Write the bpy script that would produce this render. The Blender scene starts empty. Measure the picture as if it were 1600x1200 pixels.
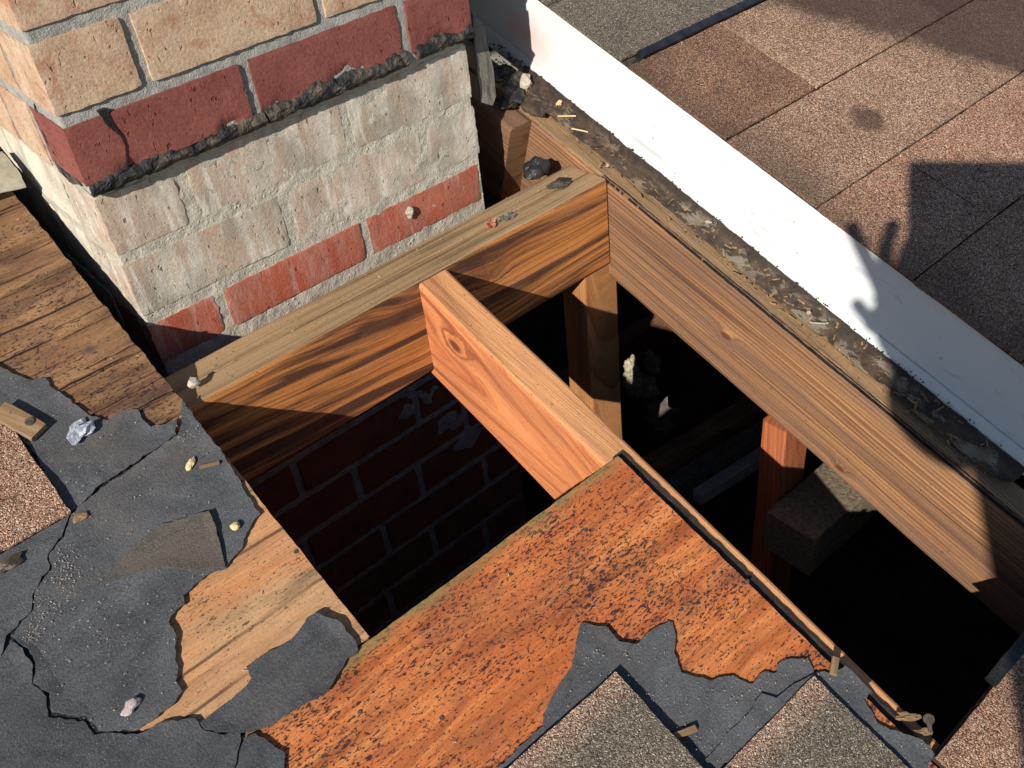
import bpy, bmesh, math, random
from mathutils import Vector, Matrix, noise as mn
from mathutils.geometry import delaunay_2d_cdt
R = math.radians
SC = bpy.context.scene
COL = SC.collection
# ------------------------------------------------------------------ camera, sky, sun, exposure
CAMZ = 4.6                                   # camera height above the ground; every z below is relative to the camera
F_PX = 1525.106
YAW, PITCH, ROLL = -0.642208, 0.883136, -0.129430
SLOPE = R(18.893)
TS = math.tan(SLOPE)
HN = 0.9                                     # camera distance from the rafter-top plane
ROT = Matrix.Rotation(YAW, 3, 'Z') @ Matrix.Rotation(PITCH, 3, 'X') @ Matrix.Rotation(ROLL, 3, 'Z')
cd = bpy.data.cameras.new('camera'); cam = bpy.data.objects.new('camera', cd); COL.objects.link(cam)
cam.matrix_world = Matrix.Translation((0, 0, CAMZ)) @ ROT.to_4x4()
cd.sensor_fit = 'HORIZONTAL'; cd.sensor_width = 36.0; cd.lens = 36.0 * F_PX / 1600.0
cd.clip_start = 0.005; cd.clip_end = 600
SC.camera = cam
SUN_D = Vector((0.783, 0.380, -0.492)).normalized()     # direction the sunlight travels
w = bpy.data.worlds.new('World'); SC.world = w; w.use_nodes = True
nt = w.node_tree; nt.nodes.clear()
sky = nt.nodes.new('ShaderNodeTexSky'); sky.sky_type = 'NISHITA'; sky.sun_disc = False
sky.dust_density = 0.1; sky.ozone_density = 3.5; sky.sun_elevation = math.asin(-SUN_D.z); sky.sun_rotation = math.atan2(-SUN_D.x, -SUN_D.y)
bg = nt.nodes.new('ShaderNodeBackground'); bg.inputs['Strength'].default_value = 0.08
wo = nt.nodes.new('ShaderNodeOutputWorld')
nt.links.new(sky.outputs[0], bg.inputs[0]); nt.links.new(bg.outputs[0], wo.inputs[0])
sl = bpy.data.lights.new('sun', 'SUN'); sl.energy = 5.0; sl.angle = R(0.53); sl.color = (1.0, 0.95, 0.875)
sun = bpy.data.objects.new('sun', sl); COL.objects.link(sun)
sun.rotation_euler = SUN_D.to_track_quat('-Z', 'Y').to_euler(); sun.location = (-4, -2, CAMZ + 6)
SC.view_settings.view_transform = 'Standard'; SC.view_settings.look = 'None'
SC.view_settings.exposure = 0.25; SC.view_settings.gamma = 1.0; SC.view_settings.use_curve_mapping = False

# ------------------------------------------------------------------ pixel -> position helpers
NRM = Vector((0, -math.sin(SLOPE), math.cos(SLOPE))); VDIR = Vector((0, math.cos(SLOPE), math.sin(SLOPE)))
ORG = Vector((0, 0, CAMZ)) - NRM * HN        # origin of the roof frame (x across, v up the slope, h off the rafters)
ROOFM = Matrix.Translation(ORG) @ Matrix.Rotation(SLOPE, 4, 'X')
def ray(x, y): return ROT @ Vector(((x - 800) / F_PX, -(y - 600) / F_PX, -1.0))
def rf(x, y, h=0.0):
    d = ray(x, y); p = d * ((h - HN) / NRM.dot(d)); return (p.x, VDIR.dot(p))
def onX(x, y, X): d = ray(x, y); return d * (X / d.x)
def onY(x, y, Y): d = ray(x, y); return d * (Y / d.y)
def onZ(x, y, Z): d = ray(x, y); return d * (Z / d.z)
def W(p): return Vector((p[0], p[1], p[2] + CAMZ))
def roofz(y, h=0.0): return TS * y - HN / math.cos(SLOPE) + h / math.cos(SLOPE)

# ------------------------------------------------------------------ node helper and materials
class Mat:
    def __init__(s, name, rough=0.8, spec=0.3):
        s.m = bpy.data.materials.new(name); s.m.use_nodes = True; s.t = s.m.node_tree
        s.b = s.t.nodes['Principled BSDF']; s.b.inputs['Roughness'].default_value = rough
        s.b.inputs['Specular IOR Level'].default_value = spec
        s.tc = s.t.nodes.new('ShaderNodeTexCoord')
        s.oi = s.t.nodes.new('ShaderNodeObjectInfo'); s.obj = s.tc.outputs['Object']; s.rnd = s.oi.outputs['Random']
    def n(s, typ, **k): 
        x = s.t.nodes.new('ShaderNode' + typ)
        for a, b in k.items(): setattr(x, a, b)
        return x
    def put(s, sock, v):
        if v is None: return
        if isinstance(v, bpy.types.NodeSocket): s.t.links.new(v, sock)
        elif isinstance(v, (tuple, list)) and sock.type == 'RGBA' and len(v) == 3: sock.default_value = (*v, 1)
        else: sock.default_value = v
    def math(s, op, a, b=None, c=None, clamp=False):
        x = s.n('Math', operation=op, use_clamp=clamp)
        for i, v in enumerate((a, b, c)): 
            if v is not None: s.put(x.inputs[i], v)
        return x.outputs[0]
    def map(s, co, scale=(1, 1, 1), loc=(0, 0, 0)):
        x = s.n('Mapping'); s.put(x.inputs['Vector'], co); s.put(x.inputs['Scale'], scale); s.put(x.inputs['Location'], loc); return x.outputs[0]
    def rco(s, amt=37.0):                     # object coordinates shifted by the object's random number
        v = s.n('VectorMath', operation='ADD'); s.put(v.inputs[0], s.obj)
        c = s.n('CombineXYZ')
        for i, k in enumerate((1.0, 1.7, 2.3)): s.put(c.inputs[i], s.math('MULTIPLY', s.rnd, amt * k))
        s.put(v.inputs[1], c.outputs[0]); return v.outputs[0]
    def noise(s, co, scale=5, det=4, rough=.55, dist=0, col=False):
        x = s.n('TexNoise'); s.put(x.inputs['Vector'], co); s.put(x.inputs['Scale'], scale); s.put(x.inputs['Detail'], det)
        s.put(x.inputs['Roughness'], rough); s.put(x.inputs['Distortion'], dist); return x.outputs['Color' if col else 'Fac']
    def vor(s, co, scale=5, out='Distance', feat='F1', rnd=1.0):
        x = s.n('TexVoronoi', feature=feat); s.put(x.inputs['Vector'], co); s.put(x.inputs['Scale'], scale); s.put(x.inputs['Randomness'], rnd); return x.outputs[out]
    def ramp(s, f, stops, interp='LINEAR'):
        x = s.n('ValToRGB'); e = x.color_ramp.elements; x.color_ramp.interpolation = interp
        while len(e) < len(stops): e.new(0.5)
        for i, (p, c) in enumerate(stops):
            e[i].position = p; e[i].color = (*c, 1) if isinstance(c, (tuple, list)) else (c, c, c, 1)
        s.put(x.inputs[0], f); return x.outputs[0]
    def step(s, f, a, b): 
        x = s.n('MapRange', clamp=True); s.put(x.inputs[0], f); s.put(x.inputs[1], a); s.put(x.inputs[2], b); return x.outputs[0]
    def mix(s, f, a, b, typ='MIX'):
        x = s.n('Mix', data_type='RGBA', blend_type=typ); s.put(x.inputs[0], f); s.put(x.inputs[6], a); s.put(x.inputs[7], b); return x.outputs[2]
    def xyz(s, co): x = s.n('SeparateXYZ'); s.put(x.inputs[0], co); return x.outputs
    def comb(s, a, b, c): x = s.n('CombineXYZ'); s.put(x.inputs[0], a); s.put(x.inputs[1], b); s.put(x.inputs[2], c); return x.outputs[0]
    def bump(s, h, strength=.4, dist=.002, nrm=None):
        x = s.n('Bump'); s.put(x.inputs['Strength'], strength); s.put(x.inputs['Distance'], dist); s.put(x.inputs['Height'], h)
        if nrm: s.put(x.inputs['Normal'], nrm)
        return x.outputs[0]
    def done(s, col, nrm=None, rough=None):
        s.put(s.b.inputs['Base Color'], col)
        if nrm: s.put(s.b.inputs['Normal'], nrm)
        if rough is not None: s.put(s.b.inputs['Roughness'], rough)
        return s.m

def knot(px, py, X, v1, ks):
    p = onX(px, py, X); return (v1 - VDIR.dot(p), .0, NRM.dot(p) + HN, ks)
def wood(name, light, mid, dark, stain=(.02, .012, .01), stain_amt=.5, cy=.03, cz=-.10, taper=.05, freq=170, grey=0.0, greycol=(.22, .19, .15), knots=(), contrast=.8, topgrey=0.0, seed=0.0, warp=.07, sfreq=45, sthr=(.50, .64), xs=1.6, fineamt=.34):
    """long axis = local x; growth rings round an axis at (cy, cz), bands of uneven weight"""
    m = Mat(name, .75, .25); co = m.map(m.obj, (1, 1, 1), (seed * 3.1, 0, 0)); X, Y, Z = m.xyz(m.obj)
    n1 = m.noise(m.map(co, (xs, 6, 6)), 1, 3, .5, .2, True); a, b, c = m.xyz(n1)
    yy = m.math('ADD', Y, m.math('MULTIPLY_ADD', a, warp, -warp / 2 - cy)); zz = m.math('ADD', Z, m.math('MULTIPLY_ADD', b, warp, -warp / 2 - cz))
    r = m.math('SQRT', m.math('ADD', m.math('MULTIPLY', yy, yy), m.math('MULTIPLY', zz, zz)))
    r = m.math('MULTIPLY_ADD', X, taper, r)
    kmask = None
    for kx, ky, kz, ks in knots:
        dx = m.math('SUBTRACT', X, kx); dy = m.math('SUBTRACT', Y, ky); dz = m.math('SUBTRACT', Z, kz)
        q = m.math('ADD', m.math('MULTIPLY', m.math('MULTIPLY', dx, dx), .35), m.math('ADD', m.math('MULTIPLY', m.math('MULTIPLY', dy, dy), .15), m.math('MULTIPLY', dz, dz)))
        q = m.math('MULTIPLY', q, m.math('MULTIPLY_ADD', m.noise(m.map(co, (38, 55, 55)), 1, 4, .6), 2.2, -.1)); g = m.math('EXPONENT', m.math('MULTIPLY', q, -1.0 / (ks * ks)))
        r = m.math('MULTIPLY_ADD', g, ks * 1.3, r)
        kk = m.step(g, .70, .92); kmask = kk if kmask is None else m.math('MAXIMUM', kmask, kk)
    rs = m.math('MULTIPLY', r, freq)
    fr = m.math('FRACT', rs)
    irr = m.noise(m.comb(m.math('MULTIPLY', rs, .9), m.math('MULTIPLY', X, .9), seed), 1, 3, .6)
    fine = m.noise(m.comb(m.math('MULTIPLY', rs, 2.3), m.math('MULTIPLY', X, 3), seed + 3), 1, 3, .6)
    val = m.math('ADD', m.math('ADD', m.math('MULTIPLY', fr, .34), m.math('MULTIPLY', irr, .62)), m.math('MULTIPLY_ADD', fine, fineamt, -.5 * fineamt))
    ring = m.ramp(val, [(.28, light), (.46, tuple(.55 * l + .45 * q for l, q in zip(light, mid))), (.60, mid), (.78, dark)])
    base = m.mix(contrast, mid, ring)
    big = m.noise(m.map(co, (2.2, 10, 10), (5, 3, 1)), 1, 4, .6, .6)
    base = m.mix(m.math('MULTIPLY', m.step(big, .38, .72), .45), base, tuple(.6 * q for q in mid))
    fib = m.noise(m.comb(m.math('MULTIPLY', X, 16), m.math('MULTIPLY', r, 620), m.math('MULTIPLY', Z, 60)), 1, 3, .6)
    base = m.mix(.6, base, m.ramp(fib, [(.25, .5), (.55, 1.0), (.85, 1.25)]), 'MULTIPLY')
    st = m.noise(m.comb(m.math('MULTIPLY', X, 2.0), m.math('MULTIPLY', r, sfreq), m.math('MULTIPLY', Y, 14)), 1, 5, .62, .5)
    st = m.math('ADD', st, m.math('MULTIPLY_ADD', fib, .16, m.math('MULTIPLY_ADD', fine, .10, -.13))); stm = m.math('MULTIPLY', m.step(st, *sthr), stain_amt)
    base = m.mix(stm, base, stain)
    if grey > 0:
        gm = m.math('MULTIPLY', m.step(m.noise(m.comb(m.math('MULTIPLY', X, 2.4), m.math('MULTIPLY', r, 38), 7.7), 1, 5, .6, .4), .40, .60), grey); base = m.mix(gm, base, m.mix(m.step(fine, .35, .65), tuple(1.3 * g for g in greycol), tuple(.7 * g for g in greycol)))
    if topgrey > 0:                            # weathered, dusty upper face
        nz = m.xyz(m.n('NewGeometry').outputs['Normal'])[2]
        tg = m.math('MULTIPLY', m.step(m.math('ADD', nz, m.math('MULTIPLY_ADD', big, .4, -.2)), .75, .93), topgrey)
        tcol = m.ramp(m.noise(m.map(co, (3.5, 95, 20)), 1, 5, .6, .3), [(.3, tuple(.38 * g for g in greycol)), (.46, greycol), (.6, tuple(1.35 * g for g in greycol)), (.75, tuple(1.0 * g for g in mid))])
        base = m.mix(tg, base, tcol)
    if kmask is not None: base = m.mix(m.math('MULTIPLY', kmask, .85), base, (.10, .028, .012))
    gr = m.noise(co, 520, 3, .7); base = m.mix(.5, base, m.ramp(gr, [(.3, .68), (.5, 1), (.7, 1.28)]), 'MULTIPLY')
    du = m.noise(m.map(co, (9, 22, 22), (1, 2, 3)), 1, 6, .7, .4); base = m.mix(m.math('MULTIPLY', m.step(du, .52, .70), .30), base, tuple(.5 * q + .06 for q in mid))
    sp = m.noise(co, 210, 2, .5); base = m.mix(m.math('MULTIPLY', m.step(sp, .67, .74), .7), base, (.03, .02, .015))
    hgt = m.math('ADD', m.math('MULTIPLY', fib, .8), m.math('MULTIPLY', val, -.5))
    return m.done(base, m.bump(hgt, .6, .0018))

def plywood(name, cols, speck=.6, grain=75, tone=(.5, .16, .06), lines=0.0, dirt=.35, edge=None, thr0=.815):
    """flat sheet in the roof frame, grain along local x"""
    m = Mat(name, .78, .22); co = m.obj; X, Y, Z = m.xyz(co)
    wv = m.noise(m.map(co, (2.6, 9, 1)), 1, 4, .55, .8)
    g = m.noise(m.comb(m.math('MULTIPLY', X, 5), m.math('MULTIPLY_ADD', wv, 6.0, m.math('MULTIPLY', Y, grain)), 0), 1, 4, .65)
    col = m.ramp(g, [(.25, cols[0]), (.45, cols[1]), (.58, cols[2]), (.75, cols[3])])
    big = m.noise(m.map(co, (3, 9, 1), (3, 8, 0)), 1, 5, .6, .5)
    col = m.mix(m.math('MULTIPLY', m.step(big, .4, .62), .6), col, tone)
    rs_ = m.noise(m.comb(m.math('MULTIPLY', X, 4.5), m.math('MULTIPLY_ADD', wv, 3.0, m.math('MULTIPLY', Y, 34)), 4.0), 1, 4, .6); col = m.mix(m.math('MULTIPLY', m.step(rs_, .50, .66), .62), col, tuple(.42 * q for q in tone))
    fib = m.noise(m.map(co, (22, 520, 1)), 1, 3, .6)
    col = m.mix(.6, col, m.ramp(fib, [(.2, .45), (.55, 1.0), (.9, 1.25)]), 'MULTIPLY')
    dm = m.noise(m.map(co, (7, 16, 1), (1, 4, 0)), 1, 5, .6, .8)
    col = m.mix(m.math('MULTIPLY', m.step(dm, .5, .72), dirt), col, (.09, .04, .03))
    gq = m.noise(co, 520, 3, .7); col = m.mix(.5, col, m.ramp(gq, [(.3, .68), (.5, 1), (.7, 1.28)]), 'MULTIPLY')
    bl = m.math('ADD', m.vor(m.map(co, (1, 1.25, 1)), 9.0), m.math('MULTIPLY_ADD', m.noise(co, 60, 5, .7, .5), .30, -.15)); col = m.mix(m.math('MULTIPLY', m.step(bl, .13, .04), .75 * speck), col, (.055, .046, .048))
    den = m.step(m.noise(m.map(co, (6, 13, 1), (9, 2, 0)), 1, 5, .65, .6), -.05, .92)
    s1 = m.noise(m.map(co, (135, 340, 1), (3, 3, 0)), 1, 4, .68, .7)
    thr = m.math('MULTIPLY_ADD', den, -.36, thr0)
    sm = m.step(m.math('SUBTRACT', s1, thr), .0, .05)
    s2 = m.noise(m.map(co, (190, 420, 1), (8, 1, 0)), 1, 2, .5); sm2 = m.step(m.math('SUBTRACT', s2, m.math('MULTIPLY_ADD', den, -.25, thr0 - .03)), 0, .04)
    smx = m.math('MULTIPLY', m.math('MAXIMUM', sm, sm2), speck)
    gz = m.math('MULTIPLY', m.step(den, .60, .80), .30 * speck); col = m.mix(gz, col, (.10, .06, .055)); col = m.mix(smx, col, (.032, .018, .022))
    hg = m.math('SUBTRACT', m.math('MULTIPLY', fib, .8), m.math('MULTIPLY', smx, .9))
    if lines > 0:
        jit = m.math('MULTIPLY_ADD', m.noise(m.map(co, (8, 3, 1)), 1, 3), .012, Y)
        lf = m.math('ABSOLUTE', m.math('SUBTRACT', m.math('FRACT', m.math('MULTIPLY', jit, 29)), .5))
        gate = m.step(m.noise(m.map(co, (6, 29, 1), (4, 0, 0)), 1, 2), .44, .56)
        lm = m.math('MULTIPLY', m.math('MULTIPLY', m.math('SUBTRACT', 1.0, m.step(lf, .018, .060)), gate), lines)
        col = m.mix(lm, col, (.018, .012, .01)); hg = m.math('SUBTRACT', hg, m.math('MULTIPLY', lm, 2.0))
    if edge is not None:                       # mossy stain along the sawn edge at local y = edge
        em = m.step(m.math('ADD', m.math('SUBTRACT', edge, Y), m.math('MULTIPLY_ADD', m.noise(m.map(co, (30, 60, 1)), 1, 4), .03, -.015)), .014, .001)
        col = m.mix(m.math('MULTIPLY', em, .8), col, m.mix(m.noise(co, 120, 3), (.10, .09, .03), (.30, .24, .10)))
    return m.done(col, m.bump(hg, .6, .0014))

def granule(name, stops, tone_a, tone_b, tone_amt=.6, scale=860, bump=.8, extra=None):
    m = Mat(name, .9, .2); co = m.obj
    wc = m.rco(11.0)
    c = m.vor(wc, scale, 'Color'); v = m.xyz(c)[0]
    col = m.ramp(v, stops, 'CONSTANT')
    c2 = m.noise(wc, scale * .45, 2, .6); col = m.mix(.75, col, m.ramp(c2, [(.3, .5), (.5, 1.0), (.7, 1.45)]), 'MULTIPLY')
    big = m.noise(wc, 9, 5, .6, .4)
    col = m.mix(tone_amt, col, m.mix(m.step(big, .35, .68), tone_a, tone_b), 'MULTIPLY')
    d2 = m.noise(wc, 55, 3, .6); col = m.mix(m.math('MULTIPLY', m.step(d2, .55, .78), .45), col, (.06, .045, .04))
    if extra: col = extra(m, col)
    d = m.vor(wc, scale, 'Distance')
    return m.done(col, m.bump(m.math('ADD', m.math('MULTIPLY', d, -1.0), m.math('MULTIPLY', c2, .8)), bump, .0016))

def brickmat(name, a, b, c, white=0.0, whitecol=(.60, .54, .45), pits=.6, red=0.0, streak=True, wthr=(.36, .6)):
    m = Mat(name, .88, .2); co = m.rco(9.0)
    n1 = m.noise(co, 22, 5, .6, .4); col = m.ramp(n1, [(.3, a), (.5, b), (.7, c)])
    f = m.noise(co, 260, 3, .65); col = m.mix(.6, col, m.ramp(f, [(.25, .62), (.5, 1.0), (.8, 1.25)]), 'MULTIPLY')
    if red > 0:
        rm = m.math('MULTIPLY', m.step(m.noise(co, 38, 4, .6, .8), .54, .66), red); col = m.mix(rm, col, (.40, .115, .055))
    if white > 0:
        sc = m.map(co, (34, 34, 7)) if streak else m.map(co, (18, 18, 18))
        wm = m.math('MULTIPLY', m.step(m.noise(sc, 1, 5, .6, .6), wthr[0], wthr[1]), white)
        wn = m.noise(co, 30, 4, .6); wc = m.mix(m.step(wn, .35, .65), tuple(.72 * q for q in whitecol), tuple(1.12 * q for q in whitecol))
        col = m.mix(wm, col, wc)
        gm = m.noise(m.map(co, (16, 16, 9), (3, 5, 2)), 1, 4); col = m.mix(m.math('MULTIPLY', m.step(gm, .50, .64), .75 * white), col, (.27, .24, .185)); w2 = m.noise(m.map(co, (60, 60, 9), (8, 1, 2)), 1, 5, .65, .5); col = m.mix(m.math('MULTIPLY', m.step(w2, .56, .66), .8 * white), col, tuple(1.2 * q for q in whitecol))
    gr = m.noise(co, 620, 2, .6); col = m.mix(.55, col, m.ramp(gr, [(.3, .66), (.5, 1), (.7, 1.3)]), 'MULTIPLY')
    pv = m.noise(m.map(co, (1.2, 1.2, .7)), 150, 2, .5, .3); pm = m.step(pv, .665, .74)
    col = m.mix(m.math('MULTIPLY', pm, pits), col, tuple(.35 * q for q in a))
    h = m.math('SUBTRACT', m.math('ADD', m.math('MULTIPLY', f, .5), m.math('MULTIPLY', n1, .4)), m.math('MULTIPLY', pm, .9))
    return m.done(col, m.bump(h, .7, .0022))

def simple(name, a, b, scale=60, rough=.85, bump=.5, bd=.002, spec=.25, stretch=(1, 1, 1), thr=(.35, .65), metal=0):
    m = Mat(name, rough, spec); co = m.map(m.rco(5.0), stretch); m.b.inputs['Metallic'].default_value = metal
    n1 = m.noise(co, scale, 5, .65, .3); f = m.noise(co, scale * 7, 3, .6)
    col = m.mix(m.step(n1, *thr), a, b); col = m.mix(.5, col, m.ramp(f, [(.25, .6), (.5, 1), (.8, 1.3)]), 'MULTIPLY')
    return m.done(col, m.bump(m.math('ADD', n1, m.math('MULTIPLY', f, .5)), bump, bd))

M = {}
vtop_ = .2785
M['tan_brick'] = brickmat('tan_brick', (.43, .265, .165), (.525, .365, .24), (.57, .425, .285), pits=.65, red=.45)
M['red_brick'] = brickmat('red_brick', (.20, .062, .048), (.235, .076, .058), (.265, .092, .07), pits=.6)
M['pale_brick'] = brickmat('pale_brick', (.43, .31, .22), (.49, .375, .275), (.45, .33, .235), white=.85, whitecol=(.60, .545, .45), pits=.75, red=.22, wthr=(.42, .60))
M['orange_brick'] = brickmat('orange_brick', (.36, .085, .045), (.42, .105, .055), (.45, .13, .075), white=.33, whitecol=(.55, .40, .34), pits=.35, wthr=(.45, .75))
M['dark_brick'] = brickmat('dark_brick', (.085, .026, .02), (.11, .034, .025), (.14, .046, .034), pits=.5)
M['smeared_brick'] = brickmat('smeared_brick', (.60, .50, .36), (.68, .59, .44), (.72, .62, .46), white=.7, whitecol=(.72, .66, .54), pits=.4, red=.10)
M['mortar'] = simple('mortar', (.41, .365, .285), (.55, .50, .40), 60, .95, .9, .0030)
M['mortar_shaded'] = simple('mortar_shaded', (.14, .145, .15), (.22, .225, .23), 60, .95, .9, .0035)  # mortar inside the opening: its shade is put into a darker, bluish colour
M['mortar_grey'] = simple('mortar_grey', (.28, .275, .245), (.42, .41, .36), 80, .95, 1.0, .003)
M['tar'] = simple('tar', (.016, .015, .016), (.10, .078, .055), 42, .7, 1.0, .004, .4, thr=(.45, .62))
M['felt_edge'] = simple('felt_edge', (.026, .021, .019), (.060, .050, .044), 70, .95, .8, .003, .15)
M['black_tar'] = simple('black_tar', (.008, .008, .009), (.03, .028, .027), 60, .35, .8, .003, .5)
M['orange_ply'] = plywood('orange_ply', [(.36, .088, .028), (.55, .16, .047), (.67, .235, .072), (.74, .32, .11)], .95, 85, (.50, .125, .036), edge=vtop_, dirt=.6, thr0=.785)
M['tan_ply'] = plywood('tan_ply', [(.34, .15, .06), (.53, .215, .085), (.60, .28, .115), (.52, .33, .175)], .8, 30, (.48, .33, .18), lines=.7, dirt=.4, thr0=.835)
M['brown_ply'] = plywood('brown_ply', [(.13, .066, .034), (.25, .128, .058), (.35, .188, .084), (.40, .24, .115)], .9, 36, (.125, .085, .055), lines=1.0, dirt=.85, thr0=.81)
M['ply_edge'] = simple('ply_edge', (.03, .024, .02), (.10, .07, .045), 40, .9, .8, .003, stretch=(1, 1, 6))
def feltmat(name, a, b, dust=.25):
    m = Mat(name, .93, .2); co = m.rco(5.0)
    n1 = m.noise(co, 17, 6, .68, .6); col = m.mix(m.step(n1, .32, .68), a, b)
    fb = m.noise(m.map(co, (40, 520, 40)), 1, 2, .5); col = m.mix(.45, col, m.ramp(fb, [(.3, .72), (.5, 1), (.75, 1.22)]), 'MULTIPLY')
    f = m.noise(co, 520, 3, .7); col = m.mix(.7, col, m.ramp(f, [(.3, .55), (.5, 1), (.72, 1.6)]), 'MULTIPLY')
    d = m.noise(co, 7, 5, .65, .8); col = m.mix(m.math('MULTIPLY', m.step(d, .52, .72), dust), col, (.16, .125, .095))
    sp = m.step(m.vor(co, 330), .16, .10); gt = m.step(m.noise(co, 28, 3), .50, .66); col = m.mix(m.math('MULTIPLY', m.math('MULTIPLY', sp, gt), .8), col, (.42, .37, .30))
    wr = m.noise(m.map(co, (1, 2.2, 1)), 16, 5, .62, .5)
    return m.done(col, m.bump(m.math('ADD', m.math('MULTIPLY', wr, 1.5), f), .75, .0017))
M['felt'] = feltmat('felt', (.062, .064, .067), (.118, .120, .124), .42)
M['felt_brown'] = feltmat('felt_brown', (.085, .072, .058), (.125, .108, .090), .5)
M['felt_dark'] = feltmat('felt_dark', (.048, .050, .053), (.092, .094, .098), .28)
M['header_wood'] = wood('header_wood', (.66, .28, .08), (.48, .17, .045), (.12, .038, .018), stain_amt=.93, fineamt=.55, cy=.03, cz=-.22, taper=.05, freq=100, topgrey=.97, greycol=(.30, .195, .10), stain=(.055, .024, .016), sfreq=66, sthr=(.44, .575), warp=.085, seed=1.3, xs=1.1, knots=((.47, -.03, -.05, .016),))
M['jack_wood'] = wood('jack_wood', (.70, .265, .10), (.54, .17, .062), (.20, .055, .024), stain_amt=.6, stain=(.16, .05, .028), cy=.10, cz=-.06, taper=.05, freq=95, knots=((.075, .0, -.045, .015),), topgrey=.75, greycol=(.56, .28, .12), seed=2, sfreq=34, warp=.06, xs=1.0, fineamt=.75, contrast=.95)
M['rafter_wood'] = wood('rafter_wood', (.46, .235, .098), (.245, .112, .053), (.050, .026, .019), stain_amt=.5, cy=.0, cz=-.34, taper=.0, freq=150, grey=.65, greycol=(.15, .086, .058), knots=(knot(1135, 525, .86, 2.3, .011), knot(1312, 732, .86, 2.3, .009)), seed=5, warp=.040, sfreq=60, xs=.8, topgrey=.30, contrast=1.0, fineamt=.75)
M['stud_wood'] = wood('stud_wood', (.55, .27, .105), (.43, .18, .06), (.17, .055, .022), stain_amt=.25, cy=.05, cz=-.13, freq=170, seed=8, warp=.03)
M['red_stud'] = wood('red_stud', (.54, .18, .065), (.40, .11, .04), (.12, .03, .014), stain_amt=.25, cy=.05, cz=.15, freq=140, seed=9, warp=.03)
M['end_grain'] = wood('end_grain', (.33, .19, .09), (.26, .14, .065), (.10, .05, .025), stain_amt=.5, cy=.04, cz=.05, freq=230, taper=0, seed=4)
M['splinter'] = wood('splinter', (.52, .31, .14), (.33, .19, .085), (.10, .055, .03), stain_amt=.45, freq=200, seed=11, warp=.03, cz=-.2, grey=.6, greycol=(.20, .14, .09), fineamt=.9)
M['attic_wood'] = simple('attic_wood', (.16, .07, .04), (.34, .18, .095), 16, .9, .6, .003, stretch=(1, 6, 6))
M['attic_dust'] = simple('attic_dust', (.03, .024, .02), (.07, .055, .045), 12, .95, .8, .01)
M['block_dust'] = simple('block_dust', (.17, .13, .085), (.36, .29, .19), 160, .95, 1.0, .006)
M['fluff'] = simple('fluff', (.34, .28, .19), (.58, .50, .37), 110, .95, 1.0, .006, thr=(.4, .6))
M['leaf'] = simple('leaf', (.07, .052, .045), (.15, .118, .10), 40, .9, .6, .002)
def flashmat(name, a, b, dirt, thr, seed):
    m = Mat(name, .72, .35); co = m.map(m.obj, (1, 1, 1), (seed, seed, 0))
    col = m.mix(m.step(m.noise(co, 30, 5, .6), .35, .65), a, b)
    d = m.noise(m.map(co, (46, 24, 1)), 1, 7, .72, .25); dm = m.step(d, thr, thr + .03)
    dc = m.mix(m.step(m.noise(co, 60, 4), .4, .62), (.030, .020, .014), dirt); col = m.mix(m.math('MULTIPLY', dm, .95), col, dc)
    X, Y, Z = m.xyz(m.obj); e = m.step(m.math('MULTIPLY_ADD', m.noise(co, 45, 4, .6), .03, X), .912, .925); col = m.mix(m.math('MULTIPLY', e, .92), col, (.035, .023, .018))
    f = m.noise(co, 260, 3, .6); col = m.mix(.5, col, m.ramp(f, [(.25, .6), (.5, 1), (.8, 1.3)]), 'MULTIPLY')
    return m.done(col, m.bump(m.math('ADD', m.math('MULTIPLY', dm, .6), f), .6, .0012))
M['galv'] = flashmat('galv', (.14, .105, .07), (.245, .205, .15), (.085, .053, .032), .45, 1)
M['galv_dirty'] = flashmat('galv_dirty', (.13, .092, .055), (.21, .155, .10), (.085, .052, .032), .43, 4)
M['grey_board'] = simple('grey_board', (.10, .09, .075), (.24, .22, .185), 30, .85, .8, .003, stretch=(5, 5, 1))
M['pale_board'] = simple('pale_board', (.42, .42, .43), (.60, .60, .61), 30, .8, .6, .003)
M['chip'] = simple('chip', (.36, .30, .22), (.55, .48, .38), 90, .9, .7, .002)
M['pink_chip'] = simple('pink_chip', (.40, .31, .28), (.54, .45, .40), 90, .8, .5, .002)
M['yellow_chip'] = simple('yellow_chip', (.60, .47, .22), (.75, .62, .34), 90, .9, .5, .002)
M['foil'] = simple('foil', (.22, .24, .28), (.50, .52, .56), 110, .35, .7, .003, .5, thr=(.42, .58))
M['nail'] = simple('nail', (.05, .04, .035), (.12, .095, .075), 200, .6, .4, .001, .4)
M['galv_nail'] = simple('galv_nail', (.40, .41, .41), (.55, .56, .56), 200, .5, .3, .001, .4)
M['concrete'] = simple('concrete', (.25, .24, .22), (.33, .32, .30), 8, .95, .5, .003)
M['grass'] = simple('grass', (.035, .05, .015), (.08, .10, .03), 3, .95, .8, .02)
M['siding'] = simple('siding', (.40, .37, .32), (.48, .45, .40), 12, .8, .3, .002)
M['jacket'] = simple('jacket', (.03, .035, .05), (.05, .055, .075), 40, .9, .5, .003)
M['trousers'] = simple('trousers', (.035, .045, .075), (.06, .07, .11), 60, .9, .5, .003)
M['skin'] = simple('skin', (.42, .23, .15), (.50, .29, .20), 30, .55, .3, .001)
M['hair'] = simple('hair', (.03, .018, .01), (.06, .035, .02), 90, .6, .7, .003)
M['phone_black'] = simple('phone_black', (.01, .01, .012), (.016, .016, .018), 50, .3, .05, .001, .5)

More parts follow.
